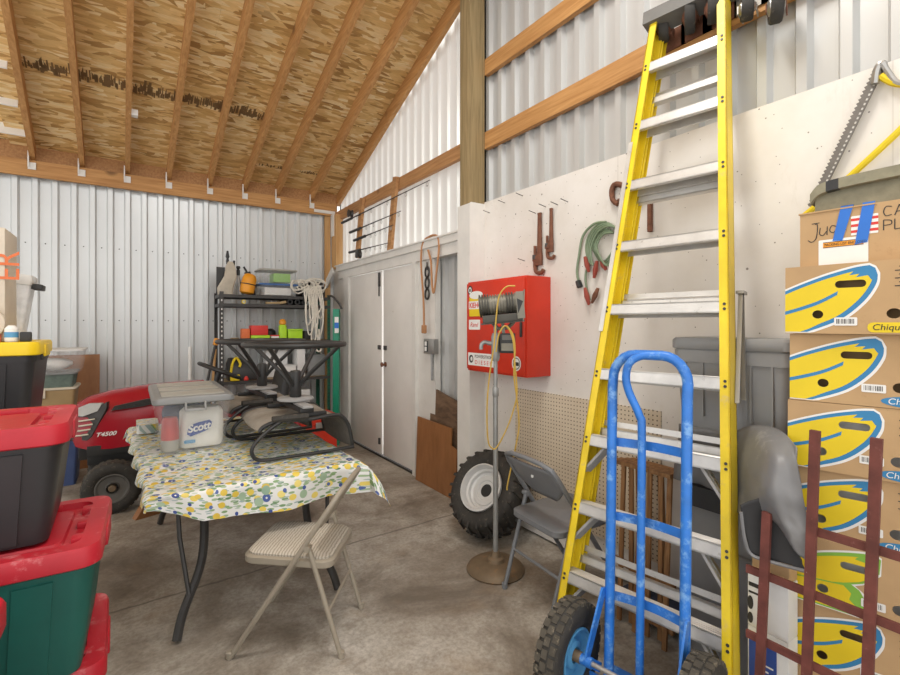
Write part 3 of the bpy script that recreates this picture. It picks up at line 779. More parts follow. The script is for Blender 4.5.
b.build('switch_box', t)
H = Matrix.Translation((0.030, -0.020, 1.60)) @ Matrix.Rotation(math.radians(-40), 4, 'Z') @ Matrix.Rotation(math.radians(-5), 4, 'Y')
b = MB(M['lamp_body'], M['lamp_pale'])
for k in range(15):       # finned barrel lying across the top of the pole
    x = -.128+k*.0165; r = .072 if (k < 4 or 9 < k < 13) else .066
    b.lathe([(r-.012, -.005), (r, -.004), (r, .004), (r-.012, .005)], H @ Matrix.Translation((x, 0, .025)) @ Matrix.Rotation(PI/2, 4, 'Y'), 26, 0 if (k < 4 or 9 < k < 13) else 1)
b.lathe([(.058, -.135), (.058, .112)], H @ Matrix.Translation((0, 0, .025)) @ Matrix.Rotation(PI/2, 4, 'Y'), 24, 1)
b.box(-.118, .125, -.085, .09, -.082, -.035, 0, H, .006); b.box(-.13, .13, -.075, -.06, -.09, -.08, 0, H)
b.build('lamp_housing', t)
b = MB(M['lamp_pale'], M['black'])
b.slab(H @ frame((.118, -.085, -.09), (0, 1, 0), (.12, 0, 1)), [(0, 0), (.17, 0), (.19, .19), (-.01, .19)], .006)
b.box(.09, .135, -.095, -.085, -.07, .09, 0, H); b.shape(H @ frame((.09, -.0965, -.07), (1, 0, 0), (0, 0, 1)), [(.005, .03), (.04, .10), (.005, .12)], (), .0, 1)
b.box(-.01, .01, -.02, .02, -.17, -.08, 0, H); b.tube([H @ V(p) for p in ((-.06, 0, -.085), (-.03, 0, -.12), (.03, 0, -.12), (.07, 0, -.085))], .012, 8)
b.build('lamp_bracket', t)
b = MB(M['yellow_cord']); pw = lambda u, v, d=2.80: at_d(u, v, d)-V((bx, by, 0))
b.tube(smooth_path([pw(*p) for p in ((515, 286), (506, 287), (499, 297), (496, 320), (494, 345), (489, 380), (487, 410), (488, 440), (492, 448), (497, 447), (507, 428), (514, 408), (517, 392), (515, 365), (513, 340), (506, 326), (499, 334), (496, 352))], 5), .0048, 6)
b.tube(smooth_path([pw(*p) for p in ((507, 326), (513, 335), (515, 350), (514, 375), (517, 400), (519, 425), (516, 445), (508, 482), (507, 490))], 5), .0048, 6)
b.build('power_cord', t)

# ================================================================== TYRE
n = V((-.82, -.18, .54)).normalized()
c0 = V((2.115, 2.635, .305))
xx = n.cross(V((0, 0, 1))).normalized(); yy = n.cross(xx)
TT = Matrix(((xx.x, yy.x, n.x, c0.x), (xx.y, yy.y, n.y, c0.y), (xx.z, yy.z, n.z, c0.z), (0, 0, 0, 1)))
t = thing('utility_tire', 'black knobby tractor tyre with silver rim leaning on the white panel', 'tire', (c0.x, c0.y, 0))
R = .285
b = MB(M['rubber'])
prof = [(.155, .095), (.17, .115), (.21, .128), (.25, .122), (.272, .10), (.282, .06), (.285, 0), (.282, -.06), (.272, -.10), (.25, -.122), (.21, -.128), (.17, -.115), (.155, -.095)]
b.lathe(prof, TT, 48, closed=True); b.build('casing', t, True)
b = MB(M['rubber'])
for k in range(22):
    for s in (1, -1):
        a = 2*PI*(k+(.5 if s < 0 else 0))/22
        def pt(aa, z, r): return TT @ V((r*math.cos(aa), r*math.sin(aa), z))
        lo, hi = [], []
        for (da, z, dr) in ((0, .0, .0), (.075, .0, .0), (.19, .125*1.0, -.035), (.12, .125, -.035)):
            lo.append(pt(a+da, s*z, .265+dr)); hi.append(pt(a+da, s*z, .310+dr))
        b.loft([lo, hi], 0, True, False)
b.build('tread', t, True)
b = MB(M['rim_grey'])
b.lathe([(.157, .095), (.168, .120), (.166, .133), (.157, .134), (.150, .118), (.144, .088), (.130, .082), (.124, .060), (.110, .052), (.102, .062), (.072, .062), (.064, .052), (.045, .052), (.045, .0), (.13, -.04), (.157, -.085)], TT, 40, cap=False); b.build('rim', t, True)
b = MB(M['black']); b.lathe([(.046, .046), (.046, .050)], TT, 20); b.build('hub_hole', t, True)

# ================================================================== TABLE, CLOTH AND WHAT IS ON IT
t = thing('folding_table', 'long folding table with black legs under the lemon tablecloth', 'table', (.555, 3.35, 0))
b = MB(M['pale_lid']); b.box(.075, 1.03, 2.48, 4.22, .70, .735, bev=.008); b.build('tabletop', t, True)
for yf, dy, nm in ((2.57, .16, 'n'), (4.16, -.16, 'f')):
    for sx in (-1, 1):
        b = MB(M['dark_steel'])
        cx = .57+sx*.395
        b.tube(smooth_path([(cx, yf, .012), (cx-sx*.03, yf+dy*.2, .12), (cx-sx*.115, yf+dy*.7, .30), (cx-sx*.135, yf+dy, .50), (cx-sx*.12, yf+dy*1.05, .70)], 6), .021, 8)
        b.tube([(cx-sx*.055, yf+dy*.3, .19), (cx-sx*.02, yf+dy*.75, .45), (cx-sx*.01, yf+dy*.9, .70)], .011, 8)
        b.build('leg', t, True)
    b = MB(M['dark_steel']); b.box(.31, .83, yf+dy-.018, yf+dy+.018, .535, .575, bev=.004); b.build('stretcher', t, True)
# tablecloth
b = MB(M['cloth']); me_uv = []
nx, ny = 90, 120
x0, x1, y0, y1, zt = -.005, 1.04, 2.47, 4.23, .742
rows = []
for j in range(ny+1):
    r = []
    for i in range(nx+1):
        oxl, oxr, oyn, oyf = .06, .17, .158, .10
        u = x0-oxl+(x1-x0+oxl+oxr)*i/nx; v = y0-oyn+(y1-y0+oyn+oyf)*j/ny
        ex = max(0, x0-u, u-x1); ey = max(0, y0-v, v-y1)
        sx = -1 if u < x0 else (1 if u > x1 else 0); sy = -1 if v < y0 else (1 if v > y1 else 0)
        e = max(ex, ey)+.25*min(ex, ey)
        sag = .018*min(1, e/.05)
        X = min(max(u, x0), x1)+sx*(.022*min(1, ex/.03)+.12*ex)+sx*((.5 if sx > 0 else .1)*ey if ex > 0 else 0)
        Y = min(max(v, y0), y1)+sy*(.022*min(1, ey/.03)+.12*ey)+sy*((.75 if sx > 0 else .2)*ex if ey > 0 else 0)
        Z = zt-max(0, e-.012)*.93
        X += .10*max(0, 1-(u-x0+.06)/.55)*(min(4.23, max(2.4, v))*-1+4.23)/2.2
        w = noise.noise(V((u*5, v*5, 1)))*.5+noise.noise(V((u*14, v*14, 4)))*.3
        if ex > .015: X += .02*math.sin(v*17+u*4)*min(1, ex/.08)
        if ey > .015: Y += .018*math.sin(u*15+1)*min(1, ey/.08)
        Z += max(0, w)*.008 if e == 0 else w*.012
        if ey > .0: Z += .012*math.sin(u*8+.4)*min(1, ey/.15)+(.10*max(0, 1-(u-x0+.06)/.30)-.032*max(0, u))*min(1, ey/.15)*(1 if v < 3 else 0)
        if e == 0: Z += .010*max(0, noise.noise(V((u*6, v*26, 2))))*(1.4 if u < .5 else .7)
        r.append(V((X, Y, Z))); me_uv.append((u, v))
    rows.append(r)
b.sheet(rows)
cl = b.build('tablecloth'); tag(cl, 'white tablecloth printed with lemons and blue flowers over the folding table', 'tablecloth')
uvl = cl.data.uv_layers.new(name='UVMap')
for lp in cl.data.loops: uvl.data[lp.index].uv = me_uv[lp.vertex_index]
# folded roll of the cloth at the far left corner
b = MB(M['cloth']); b.loft([rrect(.13, .26, .03, z, 4, .09, 3.98) for z in (.755, .775, .80, .815)])
o = b.build('folded_cloth'); tag(o, 'folded bunch of lemon print cloth at the left edge of the table', 'cloth')
uvl = o.data.uv_layers.new(name='UVMap')
for lp in o.data.loops: c = o.data.vertices[lp.vertex_index].co; uvl.data[lp.index].uv = (c.x+c.z*.7, c.y)

def bin_body(b, L, W, H, taper=.88, th=None, r=.03, z0=0, m=0):
    b.loft([rrect(L*taper, W*taper, r, z0, 5), rrect(L*(taper+.05*(1-taper)), W*(taper+.05*(1-taper)), r, z0+.01, 5), rrect(L, W, r, z0+H, 5)], m)
# big clear bin
t = thing('storage_bin', 'large clear storage bin with grey banded lid on the lemon tablecloth', 'storage bin', (.305, 3.5, .752))
b = MB(M['clear']); bin_body(b, .385, .78, .30, .86); b.build('body', t)
b = MB(M['clear_lid']); b.loft([rrect(.41, .80, .03, .295), rrect(.425, .815, .03, .30), rrect(.425, .815, .03, .325), rrect(.405, .80, .03, .335)]); ld = b.build('lid', t)
b = MB(M['clear_lid_band'])
for y in (-.255, 0, .255): b.box(-.165, .165, y-.095, y+.095, .334, .342, bev=.003)
b.build('lid_band', ld)
b = MB(M['grey_plastic']); b.box(-.055, .055, -.43, -.405, .255, .268, bev=.004); b.box(-.055, -.045, -.43, -.40, .255, .305, bev=.003); b.box(.045, .055, -.43, -.40, .255, .305, bev=.003); b.build('latch', t)
# contents
fy = 3.5-.345
t = thing('paper_towel_pack', 'pack of white paper towels with a blue logo inside the clear bin', 'paper towels', (.36, fy+.12, .766))
b = MB(M['towel'])
b.loft([rrect(.215, .11, .03, 0, 5, -.005), rrect(.235, .13, .045, .02, 5, -.005), rrect(.24, .135, .05, .12, 5, -.005), rrect(.235, .13, .05, .21, 5, -.005), rrect(.19, .09, .03, .235, 5, -.005)])
for v in b.bm.verts: v.co += V((.006, .006, .01))*noise.noise(v.co*22)
b.build('rolls', t)
pf = frame((.27, fy+.044, .766), (1, 0, 0), (0, 0, 1))
b = MB(M['carton_blue'], M['blue_light']); b.shape(pf, [(.0, .085), (.012, .135), (.06, .15), (.12, .16), (.135, .145), (.125, .105), (.07, .085), (.02, .07)], (), .0); b.shape(pf, rr2(-.015, .045, .03, .05, .004, 2), (), .0, 1); b.build('logo', t, True)
lettering('Scott', .062, pf @ Matrix.Translation((.006, .094, .003)) @ Matrix.Rotation(.12, 4, 'Z'), M['print_white'], t, shear=.2, bold=.002, sx=.92)
b = MB(M['cup_red'], M['clear_lid_band']); b.lathe([(.042, 0), (.047, .01), (.047, .065)], None, 20, 1); b.lathe([(.047, .065), (.047, .085), (.042, .175), (.034, .195)], None, 20)
o = b.build('red_bottle'); o.location = (.185, fy+.06, .766); tag(o, 'red and grey bottle at the front of the clear bin', 'bottle')
b = MB(M['fabric_blue'])
bmesh.ops.create_icosphere(b.bm, subdivisions=3, radius=1, matrix=Matrix.Translation((.30, 3.62, .92)) @ Matrix.Diagonal((.14, .22, .11, 1)))
for v in b.bm.verts: v.co += v.co.normalized()*.0+V((0, 0, .02*noise.noise(v.co*18)))
solo(b, 'folded_fabric', 'dark navy fabric stuffed in the back of the clear bin', 'fabric')
# upturned patio chairs
def patio_chair():
    t = thing('patio_chair', 'upturned swivel patio chair nearer the front of the table', 'chair', (.85, 3.0, .745), 0, 'upturned patio chairs on the table')
    b = MB(M['black'])
    b.tube([V((.30*math.cos(a), 0.30*math.sin(a), .635)) for a in [2*PI*k/28 for k in range(28)]], .016, 8, 0, True); b.build('base_ring', t)
    for k in range(4):
        a = PI/4+k*PI/2; ca, sa = math.cos(a), math.sin(a)
        b = MB(M['black']); b.tube(smooth_path([(r*ca, r*sa, z) for r, z in ((.29, .625), (.20, .545), (.10, .455), (.03, .38))], 4), .013, 8); b.build('strut', t)
    b = MB(M['black'], M['grey_plastic']); b.lathe([(.028, .30), (.036, .31), (.036, .46), (.028, .47)], None, 16); b.lathe([(.10, .285), (.11, .29), (.11, .30), (.10, .305)], None, 18, 1); b.build('swivel_post', t)
    side = [(-.27, .165), (-.24, .195), (-.15, .215), (.0, .205), (.13, .215), (.20, .205), (.245, .15), (.265, .07), (.275, .012)]
    for s in (-1, 1):
        b = MB(M['black']); b.tube(smooth_path([(x, s*.255, z) for x, z in side], 4), .0115, 8); b.build('side_tube', t)
        b = MB(M['black']); b.tube(smooth_path([(.27, s*.285, .016), (.10, s*.29, .014), (-.12, s*.29, .015), (-.24, s*.29, .015), (-.295, s*.29, .03), (-.315, s*.29, .075), (-.29, s*.285, .12), (-.22, s*.27, .175), (-.15, s*.257, .212)], 5), .0105, 8); b.build('arm', t)
    def sheet(pts, nm, m):
        P_ = smooth_path([(x, 0, z) for x, z in pts], 4); b = MB(m)
        b.sheet([[V((p.x, -.25+.5*j/8, p.z-.012*math.sin(PI*j/8))) for j in range(9)] for p in P_]); o = b.build(nm, t)
        md = o.modifiers.new('thick', 'SOLIDIFY'); md.thickness = .006; md.offset = 0
    sheet(side[:6], 'seat', M['sling_light']); sheet(side[5:], 'backrest', M['sling'])
    b = MB(M['black']); b.box(-.12, .12, -.235, -.20, .215, .24, bev=.004); b.box(-.12, .12, .20, .235, .215, .24, bev=.004); b.box(-.04, .04, -.24, .24, .24, .27, bev=.004)
    b.build('spring_plate', t)
    b = MB(M['rubber'], M['grey_plastic']); b.box(-.03, .03, -.262, -.05, .27, .285, 1, bev=.003); b.rod((-.2, -.255, .225), (.0, -.255, .225), .02, 8); b.build('spring', t)
    return t
pc = patio_chair()
dup(pc, (.80, 3.685, .745), .05, 'upturned swivel patio chair farther back behind the other upturned one', 'upturned patio chairs on the table')
# ================================================================== YELLOW STEPLADDER
t = thing('stepladder', 'tall yellow fibreglass stepladder leaning closed against the wall', 'ladder', (1.648, 1.178, 0))
LB = V((1.65, 1.175, 0)); LEAN = V((.1975, .035, 1)); WD = V((-.165, .986, 0)).normalized()
ND = WD.cross(LEAN).normalized()
if ND.x < 0: ND = -ND                                # into the wall
def half(z): return .378-.066*z
def rail_pt(s, z, back=0, inset=0): return LB+LEAN*z+WD*(s*(half(z)-inset))+ND*back
def channel(s, z0, z1, back, inset, dep, m, fl=.032):
    b = MB(m); s_in = -s
    def q(z, dn, dw): return rail_pt(s, z, back+dn, inset)+WD*(s_in*dw)
    for (a0, a1, w0, w1) in ((0, dep, 0, .006), (0, .007, 0, fl), (dep-.007, dep, 0, fl)):
        b.loft([[q(z, a0, w0), q(z, a1, w0), q(z, a1, w1), q(z, a0, w1)] for z in (z0, z1)], 0, True, False)
    return b
for s in (1, -1):
    channel(s, .012, 3.06, 0, 0, .085, M['yellow_fg'], .036).build('front_rail', t, True)
for s in (1, -1):
    channel(s, .03, 3.03, .092, .014, .042, M['yellow_fg'], .028).build('rear_rail', t, True)
for k in range(9):
    z = .365+.309*k; b = MB(M['alu'], M['dark_steel'])
    def q(s, dz, dn): return rail_pt(s, z+dz, dn, .007)
    for (z0, z1, n0, n1) in ((-.006, .0, .002, .088), (-.05, 0, .002, .007), (-.05, -.0, .083, .088), (-.05, -.044, .002, .018)):
        b.loft([[q(s, z0, n0), q(s, z1, n0), q(s, z1, n1), q(s, z0, n1)] for s in (1, -1)], 0, True, False)
    for i in range(4): b.loft([[q(s, .0, .012+.02*i), q(s, .003, .014+.02*i), q(s, .003, .018+.02*i), q(s, 0, .02+.02*i)] for s in (1, -1)], 0, True, False)
    for s in (1, -1):
        for dz in (-.015, -.035): c = rail_pt(s, z+dz, -.0005, .016); b.tube([c, c-ND*.003], .006, 8, 1)
    b.build('step', t, True)
for z in (.43, 1.02, 1.64, 2.17, 2.70):
    b = MB(M['alu'])
    for (z0, z1, n0, n1) in ((-.035, 0, .092, .097), (-.035, -.03, .092, .125), (-.005, 0, .092, .125), (.012, .037, .12, .124)):
        b.loft([[rail_pt(s, z+z0, n0, .02), rail_pt(s, z+z1, n0, .02), rail_pt(s, z+z1, n1, .02), rail_pt(s, z+z0, n1, .02)] for s in (1, -1)], 0, True, False)
    b.build('rear_brace', t, True)
for z in (.365, .674, .983):
    for s in (1, -1):
        b = MB(M['grey_plastic'] if s > 0 else M['alu'])
        for dn in (.025, .06): b.bar(rail_pt(s, z-.17, dn, .02), rail_pt(s, z-.045, dn, .11), .016 if s < 0 else .022, .012, (0, 1, 0))
        b.build('knee_brace', t, True)
b = MB(M['dark_steel'], M['grey_plastic'])
def cq(s, z, n, w=0): return LB+LEAN*z+WD*(s*(half(3.06)+.03+w))+ND*n
b.loft([[cq(-1, 3.055, -.02), cq(1, 3.055, -.02), cq(1, 3.055, .09), cq(-1, 3.055, .09)], [cq(-1, 3.125, -.02), cq(1, 3.125, -.02), cq(1, 3.125, .09), cq(-1, 3.125, .09)]], 1, True, False)
b.mats[1] = M['dark_grey']; b.build('top_cap', t, True)
b = MB(M['steel'])
tp = rail_pt(-1, 1.66, .12, -.012)
b.bar(tp, rail_pt(-1, 1.20, .05, -.012), .016, .006, ND); b.bar(tp+ND*.02, rail_pt(-1, 1.22, .14, -.012), .016, .006, ND); b.bar(tp-ND*.015+V((0, 0, .0)), tp+ND*.04+V((0, 0, .005)), .03, .012, (0, 0, 1))
b.build('spreader', t, True)
b = MB(M['alu'])
b.loft([[rail_pt(1, z, -.003, -.004), rail_pt(1, z, -.003, .014), rail_pt(1, z, -.006, .014), rail_pt(1, z, -.006, -.004)] for z in (1.47, 2.42)], 0, True, False)
b.loft([[rail_pt(1, z, -.006, -.004), rail_pt(1, z, .06, -.004), rail_pt(1, z, .06, -.007), rail_pt(1, z, -.006, -.007)] for z in (1.47, 2.42)], 0, True, False)
b.build('rail_guard', t, True)
b = MB(M['black'])
for s in (1, -1):
    c = rail_pt(s, .0, .04, .015); b.box(c.x-.05, c.x+.05, c.y-.026, c.y+.026, 0, .045, bev=.006)
    c = rail_pt(s, .0, .125, .035); b.box(c.x-.03, c.x+.03, c.y-.02, c.y+.02, 0, .04, bev=.006)
b.build('foot', t, True)

# ================================================================== BLUE HAND TRUCK
t = thing('hand_truck', 'blue hand truck with two fat pneumatic wheels in front of the stepladder', 'hand truck', (1.588, 1.085, 0), math.radians(-77.5))
def ry_(z): return .045*z/1.39
b = MB(M['blue'])
pts = [V((-.12, 0, .02)), V((-.12, ry_(.6), .6)), V((-.12, ry_(1.2), 1.25))]
pts += [V((-.12+.09*(1-math.cos(a)), ry_(1.39), 1.285+.10*math.sin(a))) for a in [PI/2*k/6 for k in range(7)]]
pts += [V((.16-.09*(1-math.cos(a)), ry_(1.39), 1.285+.10*math.sin(a))) for a in [PI/2*(6-k)/6 for k in range(7)]]
pts += [V((.16, ry_(1.2), 1.25)), V((.16, ry_(.6), .6)), V((.16, 0, .02))]
b.tube(pts, .019, 12); b.build('frame_tube', t)
b = MB(M['blue']); b.tube(smooth_path([(.0, .005, .02), (.0, .02, .6), (.0, .03, 1.08), (-.008, .03, 1.15), (-.045, .02, 1.24), (-.055, .015, 1.30), (-.04, .015, 1.355), (0, .03, 1.382), (.05, .04, 1.385)], 5), .0155, 10); b.build('centre_tube', t)
for z in (1.03, .735, .42):
    b = MB(M['blue']); rows = []
    for k in range(13):
        x = -.12+.28*k/12; y = ry_(z)+.018+.022*math.sin(PI*k/12); rows.append([V((x, y, z-.017)), V((x, y, z+.017)), V((x, y+.006, z+.017)), V((x, y+.006, z-.017))])
    b.loft(rows, 0, True, False); b.build('cross_bar', t)
for s in (-1, 1):
    b = MB(M['blue']); b.bar((s*.155+.02, -.005, .46), (s*.165, -.095, .20), .04, .008, (1, 0, 0)); b.bar((s*.155, 0, .13), (s*.165, -.095, .20), .035, .008, (1, 0, 0)); b.rod((s*.14, -.095, .2), (s*.19, -.095, .2), .02, 12); b.build('axle_bracket', t)
b = MB(M['steel']); b.rod((-.27, -.095, .2), (.27, -.095, .2), .0095, 10); b.build('axle', t)
b = MB(M['blue']); b.box(-.20, .20, -.01, .21, .004, .012); b.box(-.20, .20, -.012, -.004, .004, .10); b.build('toe_plate', t)
for s in (-1, 1):
    T = Matrix.Translation((s*.24, -.095, .2)) @ Matrix.Rotation(PI/2, 4, 'Y')
    b = MB(M['rubber']); b.lathe([(.10, .032), (.115, .042), (.15, .047), (.178, .044), (.192, .03), (.197, 0), (.192, -.03), (.178, -.044), (.15, -.047), (.115, -.042), (.10, -.032)], T, 40, closed=True)
    b2 = b; b = MB(M['rubber_dusty'])
    for k in range(30):
        for j, z in enumerate((-.028, 0, .028)):
            a = 2*PI*(k+.5*(j % 2))/30; r0, r1 = (.186, .2005) if j == 1 else (.180, .1955)
            lp = lambda r: [T @ V((r*math.cos(a+da), r*math.sin(a+da), z+dz)) for da, dz in ((-.075, -.012), (.075, -.012), (.075, .012), (-.075, .012))]
            b.loft([lp(r0), lp(r1)], 0, True, False)
    w = b2.build('wheel', t); b.build('tread', w)
    b = MB(M['blue_light']); b.lathe([(.102, .030), (.104, .040), (.094, .040), (.086, .012), (.055, .006), (.05, .026), (.03, .03), (.03, -.03), (.05, -.026), (.055, -.006), (.086, -.012), (.094, -.040), (.104, -.040), (.102, -.030)], T, 30, cap=False); b.build('rim', w)
    b = MB(M['cast_brown']); b.lathe([(.018, -.06), (.022, -.05), (.022, .05), (.018, .06)], T, 14); b.build('hub', w)

# ================================================================== TOTES
def tote(label, loc, rz, L, W, H, body, lid, group, name='storage_tote'):
    t = thing(name, label, 'storage tote', loc, rz, group)
    b = MB(body)
    tz = .86
    b.loft([rrect(L*tz, W*tz, .035, 0), rrect(L*(tz+.01), W*(tz+.01), .04, .012), rrect(L*.955, W*.945, .05, H*.80), rrect(L*.965, W*.955, .05, H*.80), rrect(L*.97, W*.965, .05, H-.035)])
    for s in (-1, 1):
        for x in (-.30, .30):       # pilasters moulded into the long sides
            def pl(f, z): return [V((L*x*f+d, s*(W*(tz+(.945-tz)*z/(H*.8))/2+e), z)) for d, e in ((-.045, -.02), (.045, -.02), (.045, .008), (-.045, .008))]
            b.loft([pl(.93, .01), pl(1, H*.78)], 0, True, False)
        b.box(s*(L*.47)-.02, s*(L*.47)+.02, -.08, .08, H*.80, H*.86, bev=.006)
    b.build('body', t)
    b = MB(lid)
    b.loft([rrect(L*.985, W*.98, .05, H-.062), rrect(L, W, .055, H-.058), rrect(L, W, .055, H-.012), rrect(L*.985, W*.975, .05, H), rrect(L*.86, W*.80, .04, H), rrect(L*.85, W*.78, .035, H-.022), rrect(L*.74, W*.62, .03, H-.022), rrect(L*.73, W*.60, .03, H-.010)])
    for sx in (-1, 1):
        for sy in (-1, 0, 1): b.box(sx*L*.43-.028, sx*L*.43+.028, sy*W*.27-.022, sy*W*.27+.022, H-.024, H-.0005, bev=.005)
        b.box(sx*L*.5-.008, sx*L*.5+.006, -.075, .075, H-.075, H-.015, bev=.006)
    for sy in (-1, 1):
        for x in (-.25, .0, .25): b.box(x*L-.05, x*L+.05, sy*W*.42-.018, sy*W*.42+.018, H-.024, H-.0005, bev=.005)
    b.build('lid', t)
    return t
GT = 'red lidded totes in the stack at the left'
tote('bottom green tote with red lid standing on the floor at the left', (-.465, 2.06, 0), .02, .79, .50, .45, M['green_tote'], M['red_lid'], GT)
tote('green tote with red lid in the middle of the front left stack', (-.465, 2.045, .451), -.03, .79, .52, .385, M['green_tote'], M['red_lid'], GT)
tote('black tote with red lid on top of the green tote', (-.545, 2.08, .837), .02, .76, .47, .36, M['black_tote'], M['red_lid'], GT)
tote('lower tote at the left edge nearest the viewer', (-.665, 1.38, 0), 0, .76, .47, .44, M['green_tote'], M['red_lid'], GT)
tote('red lidded tote just peeking in at the left edge in front of the green tote', (-.64, 1.385, .441), 0, .77, .47, .385, M['black_tote'], M['red_lid'], GT)
tote('black tote with a yellow lid behind the red lidded stack', (-.745, 3.10, .962), .0, .78, .50, .46, M['black_tote'], M['yellow_lid'], 'yellow lidded totes')
tote('black tote hidden low under the yellow lidded one', (-.745, 3.10, .0), .0, .78, .50, .48, M['black_tote'], M['yellow_lid'], 'yellow lidded totes')
tote('middle black tote carrying the yellow lidded one', (-.745, 3.10, .481), .0, .78, .50, .48, M['black_tote'], M['yellow_lid'], 'yellow lidded totes')
# on top of the yellow lid
zt = 1.423
t = thing('cream_carton', 'cream carton with orange lettering at the top left on the yellow lid', 'box', (-.675, 3.12, zt))
b = MB(M['creme']); b.box(-.185, .185, -.14, .14, 0, .53, bev=.006); b.build('box', t)
b = MB(M['dull_orange']); f = frame((-.675+.02, 2.979, zt), (1, 0, 0), (0, 0, 1)); b.shape(f, [(.02, .21), (.13, .22), (.13, .27), (.02, .26)], (), .0); b.build('print', t, True)
lettering('ER', .13, frame((-.55, 2.9775, zt+.28), (0.0001, 0, 1), (-1, 0, 0.0001)) @ Matrix.Translation((0, -.11, 0)), M['dull_orange'], t)
b = MB(M['creme'], M['dull_orange']); T = Matrix.Translation((-.565, 2.95, zt+.085)) @ Matrix.Rotation(PI/2, 4, 'X'); b.lathe([(.075, -.02), (.082, -.015), (.082, .015), (.075, .02)], T, 26); b.box(-.555, -.50, 2.95, 2.97, zt, zt+.07, 1)
solo(b, 'tape_roll', 'round cream roll standing on the yellow lid', 'roll')
t = thing('plastic_tub', 'tall translucent tub with a black latch on the yellow lid', 'tub', (-.515, 3.33, zt+.006), 0, None, 0, .10)
b = MB(M['frosted'], M['pale_lid']); b.loft([rrect(.08, .16, .02, 0), rrect(.10, .18, .02, .29)]); b.loft([rrect(.105, .185, .02, .285), rrect(.11, .19, .02, .30), rrect(.11, .19, .02, .325), rrect(.10, .18, .02, .335)], 1); b.build('body', t)
b = MB(M['black']); b.box(.05, .095, -.06, .06, .265, .295, bev=.006); b.build('latch', t)
b = MB(M['white_plain'], M['blue_light']); b.lathe([(.022, 0), (.025, .005), (.025, .06), (.012, .075)], None, 16); b.lathe([(.0255, .02), (.0255, .045)], None, 16, 1)
o = b.build('bottle'); o.location = (-.46, 2.93, zt); tag(o, 'small white and blue bottle lying near the yellow lid edge', 'bottle')
b = MB(M['black']); b.box(-.02, .02, -.02, .02, 0, .045, bev=.006); o = b.build('black_clip'); o.location = (-.41, 2.93, zt); tag(o, 'small black clip on the yellow lid beside the white bottle', 'clip')

# stack by the back wall
YB = 5.85
def wbin(label, cx, cy, z, L, W, H, body, lid, nm='storage_bin', lat=None, grp=None, taper=.92):
    t = thing(nm, label, 'storage bin', (cx, cy, z), 0, grp)
    b = MB(body); bin_body(b, L, W, H-.015, taper, r=.025); b.build('body', t)
    b = MB(lid); b.loft([rrect(L*1.02, W*1.02, .03, H-.022), rrect(L*1.05, W*1.05, .03, H-.018), rrect(L*1.05, W*1.05, .03, H-.004), rrect(L*1.02, W*1.02, .03, H)]); b.build('lid', t)
    if lat: b = MB(lat); b.box(-.035, .035, -W/2-.02, -W/2+.0, H-.09, H-.01, bev=.005); b.build('latch', t)
    return t
wbin('slate blue bin on the floor behind the red lawn tractor', -.68, YB, 0, .52, .42, .42, M['bin_blue'], M['bin_blue'])
wbin('grey bin in the middle of the stack behind the tractor', -.66, YB, .42, .50, .40, .265, M['grey_tote'], M['grey_tote'])
wbin('tan bin with beige lid and latch behind the tractor', -.69, YB, .685, .50, .40, .235, M['tan_box'], M['beige'], lat=M['beige'])
wbin('clear bin filled with dull green cloth behind the tractor', -.69, YB, .92, .49, .39, .14, M['fabric_green'], M['clear_lid'])
wbin('clear bin with a white lid, topmost of the stack behind the tractor', -.67, YB, 1.06, .57, .42, .215, M['clear'], M['pale_lid'])
b = MB(M['fabric_white']); bmesh.ops.create_icosphere(b.bm, subdivisions=3, radius=1, matrix=Matrix.Translation((-.61, YB-.03, 1.13)) @ Matrix.Diagonal((.14, .12, .055, 1)))
for v in b.bm.verts: v.co.z += .02*noise.noise(v.co*15)
solo(b, 'white_cloth', 'crumpled white cloth inside the topmost clear bin', 'cloth')
b = MB(M['ply_rough'], M['ply_brown']); b.slab(frame((-.72, 6.25, 0), (1, 0, 0), (0, .12, 1)), [(0, 0), (.43, 0), (.43, 1.19), (0, 1.19)], .02, 1)
solo(b, 'wooden_plank', 'wide brown board leaning on the back wall behind the bins', 'board')
# ================================================================== RED LAWN TRACTOR
t = thing('lawn_tractor', 'red lawn tractor parked behind the table with its hood to the left', 'lawn tractor', (.25, 5.0, 0), 0)
W2 = .27; YC = 5.02
def hood_section(x, top, bot, w, drop):
    pts = []
    for k in range(17):
        a = PI*k/16; y = -w*math.cos(a)
        z = bot+(top-bot)*(max(0, math.sin(a))**.42)
        pts.append(V((x, YC+y, z-drop*(abs(y)/w)**2)))
    return pts
b = MB(M['tractor_red'])
b.loft([hood_section(-.40, .80, .58, .17, .0), hood_section(-.375, .855, .535, .215, .01), hood_section(-.30, .90, .52, .25, .02), hood_section(-.15, .94, .52, .27, .03), hood_section(.08, .97, .53, .275, .03), hood_section(.45, .985, .54, .27, .03), hood_section(.56, .985, .54, .26, .03)])
hood = b.build('hood', t, True)
b = MB(M['dark_steel']); b.loft([[V((x, YC-.262-.012, z)) for x, z in ((-.14, .80), (-.12, .835), (.10, .875), (.30, .895), (.30, .86), (.08, .815))], [V((x, YC-.255, z)) for x, z in ((-.14, .80), (-.12, .835), (.10, .875), (.30, .895), (.30, .86), (.08, .815))]], 0, True, False)
for k in range(3): b.bar((-.10, YC-.277, .812+.012*k), (.28, YC-.277, .862+.012*k), .004, .005, (0, 0, 1))
b.build('side_vent', hood, True)
b = MB(M['headlight'], M['dark_steel'])
hp = [(-.395, .775), (-.37, .83), (-.28, .872), (-.195, .868), (-.225, .805), (-.32, .77)]
